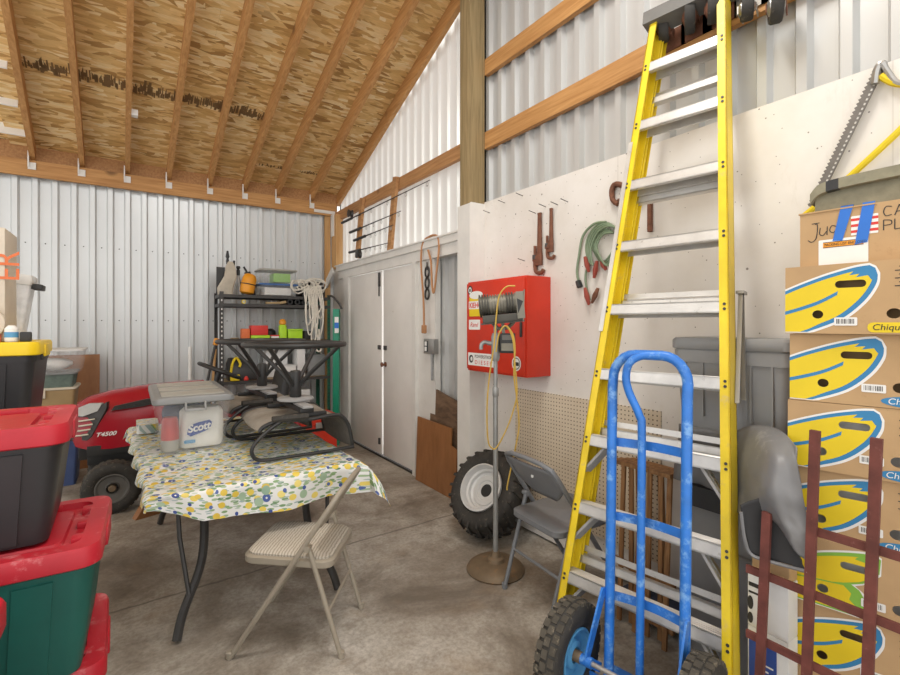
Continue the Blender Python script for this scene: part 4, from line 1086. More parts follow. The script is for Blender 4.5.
def wrap(x, z, o=0):
    kx = ((-.43, .15), (-.40, .17), (-.375, .215), (-.30, .25), (-.15, .27), (.1, .275))
    w = .275
    for (xa, wa), (xb, wb_) in zip(kx, kx[1:]):
        if xa <= x <= xb: w = wa+(wb_-wa)*(x-xa)/(xb-xa)
    return V((x-o*.6, YC-w-o, z))
b.loft([[wrap(x, z, -.01) for x, z in hp], [wrap(x, z, .012) for x, z in hp]], 0, True, False); b.build('headlight', hood, True)
b = MB(M['dark_steel'])
gp = [(-.41, .58), (-.415, .76), (-.34, .80), (-.24, .83), (-.165, .875), (-.17, .82), (-.225, .70), (-.27, .60), (-.30, .575)]
b.loft([[wrap(x, z, -.02) for x, z in gp], [wrap(x, z, .006) for x, z in gp]], 0, True, False)
b.box(-.425, -.39, YC-.15, YC+.15, .56, .76, bev=.01); gr = b.build('grille', hood, True)
b = MB(M['beige'])
for k in range(4): b.tube([wrap(x, .61+.038*k+(x+.4)*.12, .008) for x in (-.405, -.385, -.34, -.285+.014*k)], .0065, 6); b.box(-.428, -.42, YC-.14, YC+.14, .60+.035*k, .612+.035*k)
b.build('grille_slat', gr, True)
lettering('T4500', .045, frame((-.245, YC-.276, .60), (1, -.02, .02), (0, 0, 1)), M['print_white'], hood, shear=.35, bold=.0012, sx=1.15)
b = MB(M['black']); b.box(-.36, 1.05, YC-.17, YC+.17, .40, .53, bev=.01); b.box(-.30, .0, YC-.22, YC+.22, .36, .44, bev=.01); b.box(-.30, .05, YC-.262, YC-.25, .44, .525, bev=.004); b.build('chassis', t, True)
b = MB(M['tractor_red']); b.loft([rrect(.75, .82, .1, z, 5, 1.03, YC) for z in (.44, .47)]+[rrect(.6, .78, .12, z, 5, 1.05, YC) for z in (.60, .66)]); b.box(.45, 1.0, YC-.45, YC+.45, .36, .40, bev=.01); b.build('fender', t, True)
b = MB(M['black']); b.loft([rrect(.42, .46, .08, .67, 5, 1.03, YC), rrect(.44, .48, .08, .74, 5, 1.03, YC)]); b.loft([[p+V((.0, 0, 0)) for p in rrect(.10, .46, .04, .72, 4, 1.24, YC)], rrect(.08, .42, .03, 1.02, 4, 1.30, YC)]); b.build('seat', t, True)
b = MB(M['black']); b.rod((.60, YC, .75), (.70, YC, 1.05), .022, 10)
SWT = Matrix.Translation((.70, YC, 1.06)) @ Matrix.Rotation(math.radians(24), 4, 'Y')
b.tube([SWT @ V((.19*math.cos(a), .19*math.sin(a), 0)) for a in [2*PI*k/30 for k in range(30)]], .018, 8, 0, True)
for a in (.5, 2.6, 4.7): b.bar(SWT @ V((0, 0, 0)), SWT @ V((.19*math.cos(a), .19*math.sin(a), 0)), .035, .012, (0, 0, 1))
b.build('steering_wheel', t, True)
def tr_wheel(x, y, r, w, nm='wheel'):
    T = Matrix.Translation((x, y, r)) @ Matrix.Rotation(PI/2, 4, 'X')
    b = MB(M['rubber'], M['rubber_dusty'])
    b.lathe([(r*.56, w*.40), (r*.64, w*.5), (r*.85, w*.52), (r*.96, w*.42), (r, w*.15), (r, -w*.15), (r*.96, -w*.42), (r*.85, -w*.52), (r*.64, -w*.5), (r*.56, -w*.40)], T, 36, closed=True)
    for k in range(26):
        for j, z in enumerate((-.3, -.1, .1, .3)):
            a = 2*PI*(k+.5*(j % 2))/26; lp = lambda rr: [T @ V((rr*math.cos(a+da), rr*math.sin(a+da), w*(z+dz))) for da, dz in ((-.07, -.07), (.07, -.07), (.07, .07), (-.07, .07))]
            b.loft([lp(r*.95), lp(r*1.0)], 1, True, False)
    o = b.build(nm, t, True)
    b = MB(M['dark_grey']); b.lathe([(r*.54, w*.36), (r*.57, w*.44), (r*.52, w*.44), (r*.46, w*.30), (r*.24, w*.27), (r*.2, w*.36), (r*.2, -w*.34), (r*.24, -w*.2), (r*.46, -w*.25), (r*.58, -w*.40)], T, 26, cap=False); b.build('rim', o, True)
    b = MB(M['cast_brown']); b.lathe([(r*.11, -w*.45), (r*.13, -w*.4), (r*.13, w*.42), (r*.10, w*.46)], T, 14); b.build('hub', o, True)
tr_wheel(-.13, 4.66, .205, .155); tr_wheel(-.13, 5.34, .20, .155); tr_wheel(1.03, 4.60, .25, .22); tr_wheel(1.03, 5.44, .25, .22)
b = MB(M['dark_steel']); b.rod((-.13, 4.74, .2), (-.13, 5.30, .2), .02, 10); b.bar((-.13, YC, .2), (-.10, YC, .42), .06, .05, (0, 1, 0)); b.rod((1.03, 4.6, .25), (1.03, 5.44, .25), .03, 10); b.bar((1.03, YC, .25), (1.0, YC, .45), .2, .2, (0, 1, 0)); b.build('axle', t, True)
b = MB(M['tan_box']); b.slab(frame((.12, 4.56, 0), (1, .1, 0), (-.1, 1, 0)), [(0, 0), (.34, 0), (.34, .09), (0, .09)], .09); solo(b, 'wood_block', 'pale wooden block on the floor beside the tractor wheel', 'wood block')
b = MB(M['ply_brown']); b.slab(frame((.0, 4.42, 0), (1, .35, 0), (0, 0, 1)), [(0, 0), (.24, 0), (.13, .13), (.08, .13)], .07); solo(b, 'wood_wedge', 'wooden wedge against the front tractor wheel', 'wedge')

# ================================================================== SHELVING BY THE BACK WALL
SX0, SX1, SY0, SY1 = .82, 2.10, 5.86, 6.31
t = thing('shelving_unit', 'black and green slotted steel shelving against the back wall', 'shelving', ((SX0+SX1)/2, (SY0+SY1)/2, 0))
for (x, y, m) in ((SX0, SY0, 'dark_steel'), (SX0, SY1, 'dark_steel'), (SX1, SY0, 'green_steel'), (SX1, SY1, 'green_steel')):
    b = MB(M[m], M['print_white'] if m == 'dark_steel' else M['black']); sx = 1 if x == SX0 else -1; sy = 1 if y == SY0 else -1
    b.box(x, x+sx*.04, y, y+sy*.003, 0, 1.88); b.box(x, x+sx*.003, y, y+sy*.04, 0, 1.88)
    if y == SY0 or m == 'dark_steel':
        for k in range(34): z = .12+.05*k; c = x+sx*.02; b.poly([(c-.006, y-.001, z), (c+.006, y-.001, z), (c+.006, y-.001, z+.02), (c-.006, y-.001, z+.02)], 1)
    b.build('upright', t, True)
for z, m in ((.35, 'dark_steel'), (.855, 'dark_steel'), (1.315, 'dark_steel'), (1.745, 'dark_steel'), (1.85, 'dark_steel')):
    b = MB(M[m], M['tan_box']); b.box(SX0, SX1, SY0-.004, SY0+.006, z-.035, z); b.box(SX0, SX1, SY1-.006, SY1+.002, z-.035, z); b.box(SX0, SX0+.006, SY0, SY1, z-.035, z); b.box(SX1-.006, SX1, SY0, SY1, z-.035, z)
    b.box(SX0+.006, SX1-.006, SY0+.006, SY1-.006, z-.014, z-.001, 1 if z < 1.6 else 0); b.build('shelf', t, True)
S0, S1, S2 = 1.85, 1.315, .855
def sbox(nm, lab, cat, x0, x1, y0, y1, z, h, m, m2=None, lid=.0, grp=None):
    b = MB(M[m]); b.box(x0, x1, y0, y1, z, z+h, bev=min(.008, h*.1))
    if not m2: return solo(b, nm, lab, cat, grp)
    t = thing(nm, lab, cat, ((x0+x1)/2, (y0+y1)/2, z), 0, grp); b.build('body', t, True)
    b = MB(M[m2]); b.box(x0-.006, x1+.006, y0-.006, y1+.006, z+h, z+h+lid, bev=.004); b.build('lid', t, True); return t
# top shelf
t = thing('canvas_bag', 'stained canvas bag standing at the left end of the top shelf', 'bag', (.96, 6.02, S0))
b = MB(M['canvas_pale']); b.loft([[V((.90+.0+p.x, 6.02+p.y, S0+z)) for p in rrect(w, .10, .03, 0)] for w, z, in ((.16, .002), (.17, .08))]+[[V((.955+p.x, 6.02+p.y, S0+z)) for p in rrect(w, d_, .012, 0)] for w, d_, z in ((.13, .08, .22), (.095, .06, .34), (.05, .03, .39))]); b.build('bag', t, True)
b = MB(M['black']); b.lathe([(.014, .36), (.018, .40), (.012, .43), (.022, .45), (.01, .52)], Matrix.Translation((.93, 6.06, S0)), 10); b.rod((.99, 6.02, S0+.32), (.995, 6.02, S0+.405), .012, 8); b.build('pump_handle', t, True)
b = MB(M['black']); b.bar((.86, 6.1, S0+.0), (.865, 6.12, S0+.33), .09, .02, (0, 1, 0)); solo(b, 'dark_case', 'narrow dark case behind the canvas bag on the top shelf', 'case')
t = thing('tripod', 'small black and grey tripod between canvas bag and orange bag on the top shelf', 'tripod', (1.04, 6.08, S0))
b = MB(M['steel'])
for dx, dy in ((-.05, .02), (.06, .03), (.01, -.06)): b.rod((1.05, 6.08, S0+.26), (1.05+dx, 6.08+dy, S0+.006), .008, 8)
b.build('legs', t, True); b = MB(M['black']); b.lathe([(.018, .24), (.02, .30), (.012, .31), (.024, .33), (.02, .35)], Matrix.Translation((1.05, 6.08, S0)), 10); b.build('head', t, True)
t = thing('dry_bag', 'orange yellow rolled bag leaning on the top shelf', 'bag', (1.12, 6.0, S0))
b = MB(M['orange']); T = Matrix.Translation((1.12, 5.99, S0+.002)) @ Matrix.Rotation(.18, 4, 'Y'); b.lathe([(.05, .015), (.078, .035), (.085, .12), (.08, .20), (.06, .245), (.03, .26)], T, 18)
for v in b.bm.verts: v.co.x += .008*noise.noise(v.co*20)
b.build('bag', t, True); b = MB(M['black']); b.tube([T @ V((.087*math.cos(a), .087*math.sin(a), .13)) for a in [2*PI*k/20 for k in range(20)]], .006, 6, 0, True); b.build('strap', t, True)
b = MB(M['black']); b.bar((1.235, 6.19, S0+.012), (1.17, 6.19, S0+.30), .07, .05, (0, 1, 0), bev=.01); b.rod((1.17, 6.19, S0+.29), (1.13, 6.19, S0+.36), .012, 8); solo(b, 'folded_camp_chair', 'black folded bundle leaning right of the orange bag on the top shelf', 'folding chair')
wbin('clear bin with a blue lid under another one on the top shelf', 1.48, 6.06, S0, .44, .34, .15, M['clear'], M['bluelid'], grp='bins on the top shelf')
wbin('clear bin with pale lid stacked on the blue lidded bin on the top shelf', 1.475, 6.06, S0+.15, .42, .34, .175, M['clear'], M['clear_lid_band'], grp='bins on the top shelf')
sbox('folded_paper', 'white papers inside the blue lidded bin on the top shelf', 'papers', 1.32, 1.63, 5.93, 6.18, S0+.012, .09, 'fabric_white')
sbox('lime_pack', 'pale green pack inside the upper clear bin on the top shelf', 'pack', 1.42, 1.62, 5.93, 6.15, S0+.168, .11, 'print_green')
b = MB(M['black']); b.box(1.76, 2.06, 5.93, 6.22, S0+.002, S0+.14, bev=.02); b.bar((1.80, 5.98, S0+.16), (2.04, 6.05, S0+.19), .10, .05, (0, 0, 1), bev=.01)
solo(b, 'black_case', 'black case under the tangled rope on the top shelf', 'case')
t = thing('rope', 'tangled off white rope hanging over the right end of the top shelf', 'rope', (1.88, 5.85, S0))
b = MB(M['rope']); rnd = random.Random(11)
for k in range(9):
    cx, cz = 1.70+.035*k+rnd.uniform(-.02, .02), S0+.14+rnd.uniform(-.04, .05)
    b.tube(smooth_path([(cx+.10*math.cos(a+k)*rnd.uniform(.6, 1.2), 5.885+rnd.uniform(-.03, .03), cz+.07*math.sin(a+k)*rnd.uniform(.6, 1.3)) for a in [2*PI*i/7 for i in range(7)]], 4, True), .010, 5, 0, True)
for k in range(8):
    xa = 1.80+.022*k; zb = (1.50, 1.38, 1.56, 1.30, 1.47, 1.62, 1.345, 1.58)[k]
    b.tube(smooth_path([(xa-.03, 5.88, S0+.12), (xa-.035, 5.835, S0+.02), (xa-.03+rnd.uniform(-.03, .03), 5.825, (S0+zb)/2+.05), (xa-.02, 5.825, zb+.05), (xa+.0, 5.822, zb), (xa+.035, 5.822, zb+.05), (xa+.04+rnd.uniform(-.03, .03), 5.822, (S0+zb)/2), (xa+.03, 5.83, S0+.02), (xa+.02, 5.88, S0+.14)], 5), .0095, 5)
b.build('cord', t, True)
b = MB(M['rope']); b.tube(smooth_path([(1.915, 5.82, 1.52), (1.91, 5.822, 1.40), (1.93, 5.822, 1.33), (1.90, 5.825, 1.22), (1.93, 5.822, 1.17), (1.965, 5.822, 1.19), (1.95, 5.82, 1.27), (1.94, 5.82, 1.45)], 5), .012, 6); b.build('loose_end', t, True)
# narrow shelf under the top: rolled tubes and tools
for k, x in enumerate((1.60, 1.69, 1.78)):
    b = MB(M['black']); T = Matrix.Translation((x, 5.88, 1.782)) @ Matrix.Rotation(-PI/2, 4, 'X'); b.lathe([(.018, 0), (.034, 0), (.034, .38), (.018, .38), (.018, 0)], T, 14)
    solo(b, 'pipe_tube', ('leftmost', 'middle', 'rightmost')[k]+' of three dark pipe ends under the top shelf', 'tube', 'pipe ends under the top shelf')
b = MB(M['tan_box']); b.bar((1.32, 5.90, 1.763), (1.52, 5.88, 1.767), .03, .025, bev=.006); b.bar((1.48, 5.88, 1.765), (1.55, 5.875, 1.78), .05, .03, bev=.006); solo(b, 'wooden_mallet', 'pale wooden handled tool under the top shelf', 'tool')
b = MB(M['white_plain']); b.bar((1.82, 5.89, 1.785), (1.87, 5.88, 1.765), .03, .03); solo(b, 'white_fitting', 'small white fitting right of the pipe ends under the top shelf', 'fitting')
b = MB(M['steel'], M['banana_yellow']); b.lathe([(.022, 0), (.022, .03)], Matrix.Translation((1.07, 5.89, 1.769)) @ Matrix.Rotation(PI/2, 4, 'X'), 14, 1); b.lathe([(.014, .03), (.014, .033)], Matrix.Translation((1.07, 5.89, 1.769)) @ Matrix.Rotation(PI/2, 4, 'X'), 14, 0); solo(b, 'tape_measure', 'round yellow edged tape at the left under the top shelf', 'tape measure')
# second shelf
sbox('red_box', 'small red box on top of the lime one on the second shelf', 'box', 1.16, 1.35, 5.90, 6.05, S1+.065, .115, 'red_print')
sbox('clear_jar_box', 'pink and white box beside the red one on the second shelf', 'box', 1.06, 1.15, 5.92, 6.02, S1+.002, .14, 'dull_orange')
sbox('lime_tray', 'lime green tray under the red box on the second shelf', 'tray', 1.16, 1.37, 5.89, 6.08, S1+.001, .062, 'lime')
t = thing('lime_bottle', 'lime bottle with yellow orange cap on the second shelf', 'bottle', (1.525, 5.93, S1+.001))
b = MB(M['lime']); b.loft([rrect(.09, .07, .02, 0), rrect(.09, .07, .02, .17), rrect(.06, .05, .02, .19)]); b.build('body', t)
b = MB(M['orange']); b.lathe([(.03, .188), (.042, .20), (.04, .235), (.02, .255)], None, 16); b.build('cap', t)
sbox('lime_bin', 'lime green lidded box on the second shelf', 'box', 1.585, 1.76, 5.90, 6.10, S1+.001, .115, 'lime', 'lime', .02)
sbox('magazine_stack', 'white and red flat boxes in the middle of the second shelf', 'box', 1.385, 1.475, 5.90, 6.08, S1+.001, .05, 'print_white', 'red_print', .012)
sbox('dark_tool_box', 'low dark box right of the lime ones on the second shelf', 'box', 1.80, 1.90, 5.95, 6.18, S1+.001, .11, 'dark_steel')
b = MB(M['black']); b.lathe([(.05, 0), (.075, .03), (.07, .11), (.03, .14)], Matrix.Translation((1.43, 6.17, S1+.001)), 18); solo(b, 'dark_pot', 'dark round pot at the back of the second shelf', 'pot')
b = MB(M['tan_box']); rnd = random.Random(2)
b.bar((.94, 5.91, S1+.02), (1.03, 5.93, S1+.02), .025, .035, bev=.004); b.bar((.93, 5.98, S1+.012), (1.04, 5.96, S1+.012), .02, .02, bev=.004); solo(b, 'small_tool', 'small pale hand tool at the left end of the second shelf', 'tool')
# third shelf
t = thing('tool_bag', 'black and yellow tool bag on the third shelf', 'bag', (1.08, 6.0, S2))
b = MB(M['black']); b.loft([rrect(.34, .24, .06, S2+.002, 5, 1.09, 6.02), rrect(.36, .26, .06, S2+.10, 5, 1.09, 6.02), rrect(.28, .16, .06, S2+.20, 5, 1.05, 6.02), rrect(.14, .08, .03, S2+.26, 5, 1.0, 6.02)]); b.build('body', t, True)
b = MB(M['banana_yellow']); b.box(.93, 1.03, 5.862, 5.89, S2+.005, S2+.075, bev=.008); b.tube(smooth_path([(.94, 5.90, S2+.09), (.955, 5.89, S2+.20), (1.0, 5.92, S2+.265), (1.04, 5.90, S2+.20), (1.03, 5.89, S2+.16)], 4), .014, 8); b.build('trim', t, True)
b = MB(M['red_print']); b.lathe([(.02, 0), (.03, .015), (.012, .05)], Matrix.Translation((1.10, 5.875, S2+.001)), 12); solo(b, 'red_funnel', 'tiny red cap in front of the tool bag on the third shelf', 'cap')
sbox('white_tool_case', 'pale carton at the back of the third shelf', 'carton', 1.36, 1.62, 6.06, 6.24, S2+.001, .33, 'box_white')
t = sbox('white_box', 'white box with a round black emblem on the third shelf', 'box', 1.46, 1.68, 5.90, 6.04, S2+.001, .14, 'print_white', 'box_white', .012)
b = MB(M['ink']); b.shape(frame((1.52, 5.8985, S2+.07), (1, 0, 0), (0, 0, 1)), ell(0, 0, .028, .032), [ell(0, 0, .016, .019)]); b.shape(frame((1.52, 5.8985, S2+.07), (1, 0, 0), (0, 0, 1)), ell(0, 0, .007, .011)); b.build('emblem', t, True)
sbox('tall_white_carton', 'tall narrow white carton on the third shelf', 'carton', 1.70, 1.80, 5.92, 6.15, S2+.001, .34, 'box_white')
sbox('grey_carton', 'grey carton at the right end of the third shelf', 'carton', 1.84, 2.055, 5.93, 6.2, S2+.001, .27, 'clear_lid')
b = MB(M['black']); b.lathe([(.07, -.06), (.10, -.04), (.10, .04), (.07, .06)], Matrix.Translation((1.52, 6.0, .455)) @ Matrix.Rotation(PI/2, 4, 'X'), 22); solo(b, 'black_spool', 'round black spool on the lowest shelf', 'spool')
sbox('white_bucket_box', 'white box at the right of the lowest shelf', 'box', 1.66, 1.86, 5.92, 6.15, .351, .34, 'box_white')
sbox('dark_case_low', 'dark case at the left of the lowest shelf', 'case', .95, 1.35, 5.92, 6.2, .351, .25, 'dark_steel')
# beside the shelving
t = thing('red_tool_box', 'red tool box on the floor behind the upturned patio chairs', 'tool box', (1.66, 5.15, 0))
b = MB(M['red_cab']); b.box(1.46, 1.86, 4.98, 5.30, 0, .42, bev=.008); b.build('body', t, True); b = MB(M['red_cab']); b.box(1.45, 1.87, 4.97, 5.31, .421, .53, bev=.012); b.build('lid', t, True)
b = MB(M['steel']); b.box(1.62, 1.70, 4.955, 4.975, .38, .46, bev=.004); b.build('latch', t, True)
t = thing('green_stepladder', 'green fibreglass stepladder folded beside the shelving', 'ladder', (2.17, 5.75, 0))
for dx, w in ((0, .075), (.085, .03)):
    b = MB(M['green_fg']); p, q = V((2.115+dx*.6, 5.70+dx*.6, 0)), V((2.125+dx*.6, 5.72+dx*.6, 1.70)); b.bar(p, q, .03, w, (.75, -.6, 0)); b.build('rail', t, True)
b = MB(M['alu'])
for k in range(5): b.bar((2.12, 5.715, .28+.3*k), (2.19, 5.80, .28+.3*k), .03, .02)
b.build('step', t, True)
b = MB(M['print_white'], M['tape_blue'])
sf = frame((2.088, 5.672, 1.40), (.84, -.54, 0), (0, 0, 1)); b.shape(sf, rr2(-.0, .05, .0, .20, .004, 2), (), .004); b.shape(sf, rr2(.0, .05, .06, .13, .004, 2), (), .005, 1); b.build('label_sticker', t, True)
b = MB(M['dark_steel']); b.tube(smooth_path([(2.06, 5.83, 1.86), (2.11, 5.80, 1.86), (2.17, 5.72, 1.76), (2.19, 5.70, 1.70)], 4), .014, 8); solo(b, 'dark_strap', 'dark strap end hanging at the right corner of the shelving', 'strap')
# things against the back wall
b = MB(M['white_plain']); b.rod((.575, 6.40, 0), (.575, 6.425, 1.24), .021, 12); solo(b, 'plastic_pipe', 'white plastic pipe standing against the back wall', 'pipe')
t = thing('splitting_axe', 'long handled tool with an orange head leaning by the shelving', 'axe', (.70, 5.95, 0))
b = MB(M['dark_steel']); b.rod((.52, 5.80, .02), (.79, 5.95, 1.30), .014, 8); b.build('handle', t, True)
b = MB(M['orange']); b.bar((.785, 5.945, 1.27), (.80, 5.955, 1.345), .075, .05, (1, 0, 0), bev=.008); b.build('head', t, True)
b = MB(M['fir_z']); b.bar((.70, 6.05, 0), (.81, 6.12, 1.22), .07, .018, (1, 0, 0)); solo(b, 'wood_lath', 'thin wooden lath leaning at the left of the shelving', 'lath')
# ================================================================== BANANA BOXES
U = V((.168, -.986, 0)).normalized()       # along a box face, towards the viewer
def banana_box(label, corner, yaw, z, kind, H=.234, L=.50, D=.29):
    u = Matrix.Rotation(yaw, 3, 'Z') @ U; nin = V((-u.y, u.x, 0))
    if nin.x < 0: nin = -nin
    t = thing('banana_box', label, 'cardboard box', (corner[0], corner[1], z), 0, 'stacked banana boxes')
    o = V((corner[0], corner[1], z))
    F = frame(o, u, (0, 0, 1))
    if F.to_3x3().col[2].dot(nin) > 0: pass
    out = -nin
    s = 1 if F.to_3x3().col[2].dot(out) > 0 else -1
    slot = rr2(.142, .222, .153, .177, .0115, 4); h1 = ell(.095, .066, .0155, .0145, 14); h2 = ell(.288, .066, .018, .016, 14)
    holes = [slot, h1, h2]
    inner = [slot, h1]
    b = MB(M['cardboard'], M['cardboard_in'], M['fabric_white'])
    b.shape(F, [(0, 0), (L, 0), (L, H), (0, H)], holes, 0)
    p = lambda a, d, zz: o+u*a+nin*d+V((0, 0, zz))
    b.poly([p(0, 0, 0), p(0, 0, H), p(0, D, H), p(0, D, 0)]); b.poly([p(L, 0, 0), p(L, D, 0), p(L, D, H), p(L, 0, H)])
    b.poly([p(0, D, 0), p(0, D, H), p(L, D, H), p(L, D, 0)]); b.poly([p(0, 0, H), p(L, 0, H), p(L, D, H), p(0, D, H)]); b.poly([p(0, 0, 0), p(0, D, 0), p(L, D, 0), p(L, 0, 0)])
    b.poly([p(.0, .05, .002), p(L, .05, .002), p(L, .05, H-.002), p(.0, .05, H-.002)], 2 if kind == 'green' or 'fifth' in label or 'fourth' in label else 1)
    body = b.build('carton', t, True)
    blue = M['print_blue'] if kind != 'green' else M['print_green']
    def pr(outer, m, off, hs=(), nm='banana_print'):
        b = MB(m); b.shape(F, outer, hs, s*off); b.sharp = True; return b.build(nm, body, True)
    upper = smooth2([(0, .150), (.05, .172), (.12, .198), (.19, .217), (.230, .222)], 5); lower = smooth2([(.250, .190), (.245, .158), (.215, .105), (.155, .048), (.065, .006)], 5)
    def off(pts, d): return [(a, c+d) for a, c in pts]
    if kind in ('blue', 'yellowlabel'):
        pr(off(upper, .007)+[(.246, .218), (.256, .195)]+[(a+.006, c-.006) for a, c in lower[1:-1]]+[(.07, .003), (0, .003)], M['print_white'], .0006, inner)
        pr(upper+[(.244, .212)]+lower+[(.0, .006)], blue, .0010, inner)
        pr(off(upper[:-5], -.012)+[(.185, .200), (.178, .193), (.205, .196), (.196, .185), (.226, .190), (.234, .176)]+[(a-.011, c+.009) for a, c in lower[4:-3]]+[(.072, .018), (.045, .006), (0, .006)], M['banana_yellow'], .0014, inner)
        pr(smooth2([(0, .078), (.05, .094), (.10, .114), (.15, .143)], 4)+list(reversed(smooth2([(0, .066), (.05, .082), (.10, .102), (.148, .130)], 4))), blue, .0018)
    else:
        pr(off(upper, .007)+[(.246, .218), (.244, .16), (.20, .115), (.18, .105), (.20, .09), (.215, .06), (.205, .02), (.19, .003), (0, .003)], M['print_white'], .0006, inner)
        pr(upper+[(.244, .212), (.240, .165), (.20, .12), (.17, .107), (.19, .095), (.207, .065), (.20, .024), (.185, .006), (0, .006)], blue, .0010, inner)
        pr(off(upper[:-5], -.012)+[(.185, .202), (.180, .194), (.226, .188), (.230, .165), (.215, .14), (.19, .122), (.15, .106), (.12, .098), (.0, .088)], M['banana_yellow'], .0014, [slot])
        pr([(0, .083), (.08, .09), (.15, .097), (.17, .077), (.165, .055), (.18, .04), (.15, .012), (0, .010)], M['banana_yellow'], .0014, [h1])
    if kind == 'yellowlabel':
        pr(rr2(.225, .43, .006, .038, .014, 4), M['banana_yellow'], .0012); lettering('Chiquita Brands', .027, F @ Matrix.Translation((.236, .014, .002)), M['ink'], body, shear=.15)
    elif kind == 'blue':
        pr(ell(.318, .022, .076, .018), M['print_blue'], .0012); lettering('Chiquita', .027, F @ Matrix.Translation((.258, .0135, .002)), M['print_white'], body, shear=.15)
    if kind != 'plain':
        bx0 = .140 if kind == 'yellowlabel' else .195
        bz = .028 if kind == 'yellowlabel' else .046
        pr(rr2(bx0, bx0+.06, bz, bz+.027, .003, 2), M['print_white'], .0022, (), 'barcode_label')
        b = MB(M['ink']); rnd = random.Random(int(z*100))
        for k in range(12): x = bx0+.006+.004*k; w = rnd.choice((.001, .002, .0025)); b.shape(F, [(x, bz+.006), (x+w, bz+.006), (x+w, bz+.022), (x, bz+.022)], (), s*.0026)
        b.sharp = True; b.build('barcode', body, True); b = MB(M['ink'])
        for k in range(6): zz = .15+.012*k; b.shape(F, [(.29+.01*(k % 2), zz), (.45, zz), (.45, zz+.003), (.29+.01*(k % 2), zz+.003)], (), s*.001)
        b.sharp = True; b.build('fine_print', body, True)
    return t
zz = [.055+.2357*k for k in range(7)]
pl = MB(M['fir_z']); pl.box(1.97, 2.36, .25, .72, 0, .054)
solo(pl, 'wooden_pallet', 'low wooden pallet under the stack of banana boxes', 'pallet')
labs = [('bottom banana box, resting on the floor', 'blue', .10), ('second banana box from the floor, behind the red lattice', 'blue', .08), ('banana box with green trimmed print, third from the floor', 'green', .05),
        ('banana box fourth from the floor, behind the lattice tops', 'blue', .06), ('banana box fifth from the floor with its hand slot showing pale contents', 'blue', .03), ('second banana box from the top with a blue Chiquita oval', 'blue', 0.0), ('topmost banana box with a yellow Chiquita label', 'yellowlabel', -.10)]
for k, (lab, kind, yw) in enumerate(labs):
    lab = lab.replace('Chiquita ', 'brand ')
    banana_box(lab, (1.955-.01*(k == 6)+.006*(k % 2), .737-.004*(k % 3)), yw, zz[k]+.001, kind)
# cardboard box on top of the stack
o = V((2.03, .722, 1.706)); u = Matrix.Rotation(-.08, 3, 'Z') @ U; F = frame(o, u, (0, 0, 1)); nin = -(F.to_3x3().col[2])
t = thing('moving_box', 'cardboard box with blue tape and handwriting on top of the banana boxes', 'cardboard box', o)
b = MB(M['cardboard'])
q = lambda a, d, z: o+u*a+nin*d+V((0, 0, z))
b.loft([[q(0, 0, 0), q(.42, 0, 0), q(.42, .24, 0), q(0, .24, 0)], [q(0, 0, .20), q(.42, 0, .20), q(.42, .24, .20), q(0, .24, .20)]], 0, True, False)
b.loft([[q(-.004, -.004, .195), q(.21, -.004, .195), q(.21, .24, .20), q(-.004, .24, .20)], [q(-.004, -.004, .2), q(.21, -.004, .2), q(.21, .24, .205), q(-.004, .24, .205)]], 0, True, False)
body = b.build('carton', t, True)
sF = 1
b = MB(M['print_white'], M['orange'], M['ink']); b.shape(F, rr2(.055, .19, .0, .095, .004, 2), (), .0015); b.shape(F, rr2(.068, .178, .066, .086, .002, 2), (), .002, 1)
b.shape(F, [(.068, .066), (.178, .066), (.178, .068), (.068, .068)], (), .0025, 2); b.shape(F, [(.068, .084), (.178, .084), (.178, .086), (.068, .086)], (), .0025, 2); b.sharp = True; b.build('document_pouch', body, True)
lettering('PACKING LIST ENCLOSED', .0125, F @ Matrix.Translation((.072, .072, .003)), M['ink'], body, sx=.78)
b = MB(M['print_white'], M['red_print']); b.shape(F, rr2(.145, .215, .10, .165, .002, 2), (), .001)
for k in range(3): b.shape(F, [(.145, .108+.02*k), (.215, .108+.02*k), (.215, .117+.02*k), (.145, .117+.02*k)], (), .0014, 1)
b.sharp = True; b.build('fragile_tape', body, True)
b = MB(M['tape_blue']); b.shape(F, [(.095, .088), (.122, .086), (.152, .205), (.118, .205)], (), .003); b.shape(F, [(.155, .068), (.188, .072), (.208, .206), (.176, .206)], (), .003)
b.shape(frame(q(.118, -.0045, .2055), u, nin), [(0, 0), (.034, 0), (.03, .03), (0, .03)]); b.sharp = True; b.build('blue_tape', body, True)
b = MB(M['ink'])
strokes(b, F, [[(.045, .155), (.052, .15), (.048, .105), (.035, .092), (.024, .10)], [(.035, .157), (.058, .158)], [(.06, .140), (.058, .118), (.068, .112), (.078, .125)], [(.080, .142), (.079, .112)], [(.105, .138), (.092, .142), (.087, .125), (.098, .118), (.108, .135)], [(.112, .172), (.107, .12), (.113, .115)], [(.128, .175), (.122, .128), (.132, .122)], [(.115, .155), (.14, .158)]])
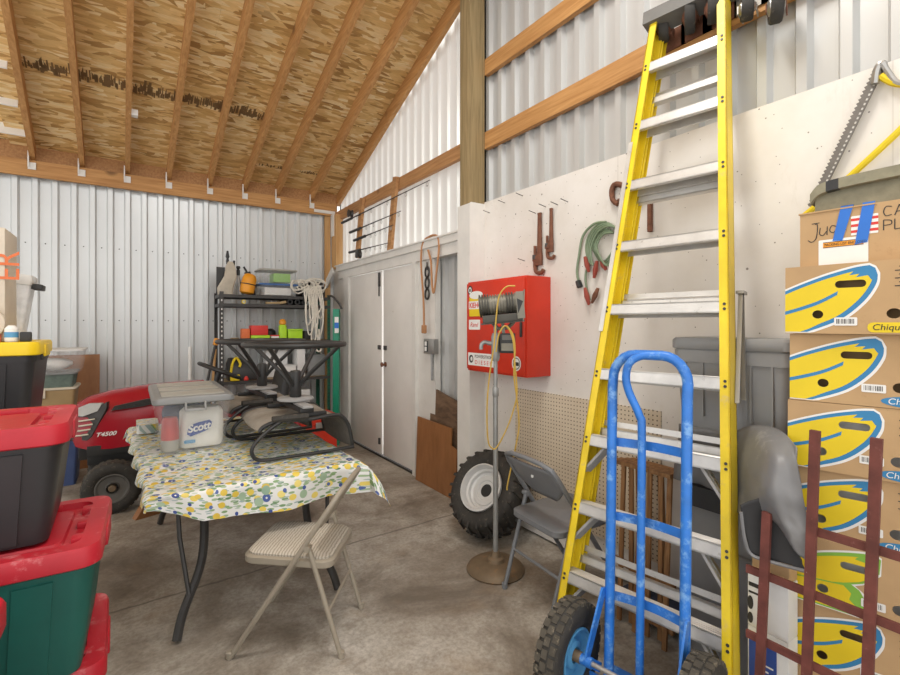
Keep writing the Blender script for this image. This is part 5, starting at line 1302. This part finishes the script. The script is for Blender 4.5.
for j, (word, z0) in enumerate((('CAKE', .150), ('PLATES', .105))):
    G = {'C': [[(.02, .03), (.006, .032), (0, .016), (.006, .002), (.02, .004)]], 'A': [[(0, 0), (.011, .034)], [(.011, .034), (.022, 0)], [(.004, .012), (.018, .012)]], 'K': [[(0, 0), (0, .034)], [(.02, .034), (.001, .014)], [(.004, .018), (.021, 0)]], 'E': [[(.018, .034), (0, .034)], [(0, .034), (0, 0)], [(0, 0), (.018, 0)], [(0, .018), (.015, .018)]],
         'P': [[(0, 0), (0, .034)], [(0, .034), (.018, .03), (.018, .018), (0, .016)]], 'L': [[(0, .034), (0, 0)], [(0, 0), (.018, .002)]], 'T': [[(.01, .034), (.01, 0)], [(0, .033), (.022, .035)]], 'S': [[(.018, .032), (.004, .032), (.002, .02), (.016, .016), (.016, .003), (0, .003)]]}
    for k, ch in enumerate(word): strokes(b, F, [[(.228+.027*k+x, z0+y) for x, y in ln] for ln in G[ch]])
b.sharp = True; b.build('handwriting', body, True)
t = thing('canvas_belt', 'olive canvas bag with a padded strap on the top cardboard box', 'bag', o+V((0, 0, .206)))
b = MB(M['canvas']); 
b.loft([[q(a, d, z) for a, d in ((.03, .06), (.41, .06), (.41, .2), (.03, .2))] for z in (.207, .255)]+[[q(a, d, z) for a, d in ((.04, .07), (.41, .07), (.41, .19), (.04, .19))] for z in (.285,)], 0, True, False); b.build('bag', t, True)
b = MB(M['canvas'], M['black']); 
sp = smooth_path([q(.02, .05, .262), q(.05, .045, .292), q(.12, .045, .303), q(.26, .045, .309), q(.41, .045, .313)], 6)
rows = []
for i, p in enumerate(sp): rows.append([p+V((0, 0, -.024))-nin*.012, p+V((0, 0, .012))-nin*.012, p+V((0, 0, .014))+nin*.06, p+V((0, 0, -.024))+nin*.06])
b.loft(rows[:9], 0, True, False); b.loft(rows[8:12], 1, True, False); b.loft(rows[11:], 0, True, False); b.build('strap', t, True)
# ================================================================== LATTICE, TARP, TOTES AND CARTONS AT THE RIGHT
t = thing('wooden_lattice', 'dark red stained wooden lattice standing in front of the banana boxes', 'lattice', (1.82, .55, 0))
XL = 1.80
def lat(u, v, dx=0): return at_x(u, v, XL+dx)
p2, p3 = at_x(807, 560, XL), at_x(867, 560, XL+.0); p1 = at_x(760, 600, XL)
for (p, ztop) in ((p1, .86), (p2, 1.165), (p3, 1.17), (V((XL, p3.y-(p2.y-p3.y)*1.05, 0)), 1.18)):
    b = MB(M['redwood']); b.bar((XL, p.y+.012, 0), (XL, p.y-.022, ztop), .027, .016, (1, 0, 0)); b.build('upright', t, True)
for z in (.84, .635, .405, .16):
    b = MB(M['redwood']); b.box(XL+.009, XL+.021, p3.y-.20, p1.y+.05 if z < .8 else p2.y+.012, z-.013, z+.013); b.build('rail', t, True)
# big grey tote
GB = V((2.255, 1.035, 1.03))
t = thing('large_grey_tote', 'large grey lidded tote behind the stepladder', 'storage tote', GB, -PI/2)
b = MB(M['grey_tote']); b.loft([rrect(.44, .20, .04, 0), rrect(.485, .235, .04, .36)])
for x in (-.18, -.10, .10, .18): b.box(x-.004, x+.004, -.122, -.10, .06, .30)
b.loft([rrect(.495, .245, .04, .355), rrect(.495, .245, .04, .30)]); b.build('body', t)
b = MB(M['grey_tote']); b.loft([rrect(.495, .25, .04, .36), rrect(.51, .258, .04, .365), rrect(.51, .258, .04, .40), rrect(.49, .245, .04, .412)]); b.build('lid', t)
for k, lab in enumerate(('grey tote on the floor under the large grey one', 'grey tote between the two others, half hidden by the ladder')):
    t = thing('large_grey_tote', lab, 'storage tote', (2.255, 1.045, .515*k), -PI/2, 'grey totes behind the ladder')
    b = MB(M['grey_tote']); b.loft([rrect(.36, .20, .04, .001), rrect(.38, .235, .04, .47)]); b.build('body', t)
    b = MB(M['grey_tote']); b.loft([rrect(.385, .245, .04, .47), rrect(.39, .25, .04, .51), rrect(.38, .24, .04, .514)]); b.build('lid', t)
sbox('cardboard_carton', 'plain cardboard carton under the grey vinyl tarp', 'cardboard box', 1.88, 1.95, .70, .82, .602, .20, 'cardboard')
for k, (z0, z1, lab) in enumerate(((.001, .404, 'white carton with a blue panel low behind the red lattice'), (.405, .60, 'plain white carton on the blue panelled one behind the lattice'))):
    t = thing('white_carton', lab, 'carton', (1.91, .76, z0), 0, 'white cartons behind the lattice')
    b = MB(M['box_white']); b.box(1.872, 1.95, .70, .83, z0, z1, bev=.004); b.build('carton', t, True)
    f = frame((1.8705, .83, z1), (0, -1, 0), (0, 0, 1))
    if k == 0:
        b = MB(M['carton_blue']); b.shape(f, rr2(.005, .095, -.20, -.045, .003, 2)); b.sharp = True; b.build('print', t, True)
        for x1, zz_ in ((.085, -.12), (.07, -.14)): b = MB(M['print_white']); b.shape(f, rr2(.03, x1, zz_, zz_+.006, .001, 2), (), .0012); b.sharp = True; b.build('print_line', t, True)
    else:
        for sh in (rr2(.004, .04, -.05, -.035, .002, 2), rr2(.004, .04, -.075, -.067, .002, 2), ell(.010, -.11, .010, .025), ell(.010, -.165, .009, .02)):
            b = MB(M['ink']); b.shape(f, sh); b.sharp = True; b.build('print_mark', t, True)
# tarp draped over the first lattice upright
t = thing('vinyl_tarp', 'grey vinyl tarp draped over the lattice beside the banana boxes', 'tarp', (1.80, .8, .7))
def tp(u, v, d): return at_d(u, v, d)
ctrl = [[(722, 440, 1.98), (742, 428, 1.92), (764, 425, 1.84), (784, 433, 1.70), (796, 448, 1.60)],
        [(720, 466, 1.96), (742, 460, 1.86), (766, 452, 1.66), (783, 460, 1.585), (799, 470, 1.57)],
        [(720, 492, 1.94), (744, 492, 1.80), (768, 478, 1.60), (785, 488, 1.56), (803, 495, 1.54)],
        [(726, 508, 1.90), (748, 514, 1.74), (770, 500, 1.585), (789, 514, 1.55), (807, 522, 1.525)],
        [(738, 516, 1.86), (756, 512, 1.70), (780, 526, 1.57), (796, 540, 1.535), (811, 545, 1.505)],
        [(748, 516, 1.82), (764, 506, 1.68), (791, 548, 1.56), (803, 560, 1.53), (813, 568, 1.50)]]
def grid(ctrl, n=6):
    rows = [smooth_path([tp(*c) for c in r], n) for r in ctrl]
    cols = [smooth_path([rows[i][j] for i in range(len(rows))], n) for j in range(len(rows[0]))]
    return [[cols[j][i] for j in range(len(cols))] for i in range(len(cols[0]))]
b = MB(M['tarp']); g = grid(ctrl)
for r in g:
    for p in r: p.x += .014*noise.noise(p*9)+.012*abs(noise.noise(p*18))
b.sheet(g); o1 = b.build('outer_face', t, True); md = o1.modifiers.new('thick', 'SOLIDIFY'); md.thickness = .005
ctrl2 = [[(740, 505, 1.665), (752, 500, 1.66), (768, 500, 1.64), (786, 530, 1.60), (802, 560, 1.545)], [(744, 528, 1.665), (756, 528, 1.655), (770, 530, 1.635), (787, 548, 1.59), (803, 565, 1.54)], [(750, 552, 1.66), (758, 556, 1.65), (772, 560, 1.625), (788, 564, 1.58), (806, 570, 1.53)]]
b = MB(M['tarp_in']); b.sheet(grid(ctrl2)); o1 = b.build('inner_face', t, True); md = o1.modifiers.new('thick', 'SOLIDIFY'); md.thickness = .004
b = MB(M['tarp']); b.tube(smooth_path([tp(*c) for c in ((741, 512, 1.66), (745, 540, 1.655), (752, 555, 1.65), (772, 562, 1.615), (790, 567, 1.57), (808, 572, 1.515))], 5), .006, 6); b.build('hem', t, True)
b = MB(M['tarp']); rows = [[V((2.085+.015*math.sin(y*40+z*9)-(.02 if z < .9 else 0), y, z)) for y in [.98+.02*k for k in range(13)]] for z in [1.045, 1.03, .98, .92, .86, .80]]
b.sheet(rows); o1 = solo(b, 'grey_cloth', 'grey cloth hanging below the large grey tote behind the ladder steps', 'cloth'); md = o1.modifiers.new('thick', 'SOLIDIFY'); md.thickness = .008
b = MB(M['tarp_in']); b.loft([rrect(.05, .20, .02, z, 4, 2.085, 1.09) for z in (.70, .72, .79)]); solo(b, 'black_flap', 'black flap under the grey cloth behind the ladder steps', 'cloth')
# slatted brown rack behind the ladder
t = thing('slatted_rack', 'brown wooden slatted rack folded against the wall behind the ladder', 'rack', (2.2, 1.45, 0))
b = MB(M['crate_wood'])
for k in range(5): b.bar((2.08+.05*k, 1.60, .795-.008*k), (2.08+.05*k, 1.25, .795-.008*k), .022, .018)
b.build('top_slats', t, True)
for k in range(7):
    y = 1.58-.052*k; b = MB(M['crate_wood']); b.bar((2.10+.012*(k % 2), y, .785), (2.02+.025*(k % 3), y-.02, .012), .013, .022, (0, 1, 0)); b.build('slat', t, True)
for k in range(3):
    y = 1.56-.13*k; b = MB(M['crate_wood']); b.bar((2.28, y, .76), (2.32, y, .012), .02, .026, (0, 1, 0)); b.build('slat', t, True)
b = MB(M['crate_wood']); b.bar((2.05, 1.58, .10), (2.05, 1.22, .10), .022, .03, (0, 0, 1)); b.bar((2.06, 1.58, .30), (2.06, 1.22, .30), .022, .03, (0, 0, 1)); b.build('stretcher', t, True)
b = MB(M['print_white']); b.bar((2.33, 1.265, .0), (2.375, 1.265, .90), .05, .018, (1, 0, 0)); solo(b, 'white_board', 'narrow white board standing behind the slatted rack', 'board')
b = MB(M['fabric_blue']); bmesh.ops.create_icosphere(b.bm, subdivisions=3, radius=1, matrix=Matrix.Translation((2.2, 1.40, .075)) @ Matrix.Diagonal((.10, .2, .07, 1)))
for v in b.bm.verts: v.co += V((0, 0, .02))*noise.noise(v.co*16)
solo(b, 'navy_bundle', 'navy fabric bundle on the floor inside the slatted rack', 'fabric')

# ================================================================== LIGHT AND CAMERA
w = bpy.data.worlds.new('daylight'); SC.world = w; w.use_nodes = True
bg = w.node_tree.nodes['Background']; bg.inputs['Color'].default_value = (1.0, .985, .96, 1); bg.inputs['Strength'].default_value = 1.25
def lamp(name, loc, size, power, rot=(0, 0, 0), colour=(1, .97, .92)):
    l = bpy.data.lights.new(name, 'AREA'); l.shape = 'RECTANGLE'; l.size, l.size_y = size; l.energy = power; l.color = colour
    o = bpy.data.objects.new(name, l); COL.objects.link(o); o.location = loc; o.rotation_euler = rot; return o
lamp('fill_light', (.9, 1.2, 4.5), (1.2, .4), 45)  # added unseen fill lamp to brighten the interior; no fixture hangs here
cam = bpy.data.cameras.new('camera'); cam.sensor_width = 36; cam.lens = 36*FOC/900; cam.shift_y = -12.5/900; cam.clip_start = .02
co = bpy.data.objects.new('camera', cam); COL.objects.link(co)
co.location = (0, 0, EYE); co.rotation_euler = (PI/2, 0, -A)
SC.camera = co
SC.view_settings.view_transform = 'Standard'; SC.view_settings.look = 'None'; SC.view_settings.gamma = 1; SC.view_settings.use_curve_mapping = False
SC.view_settings.exposure = 0.45
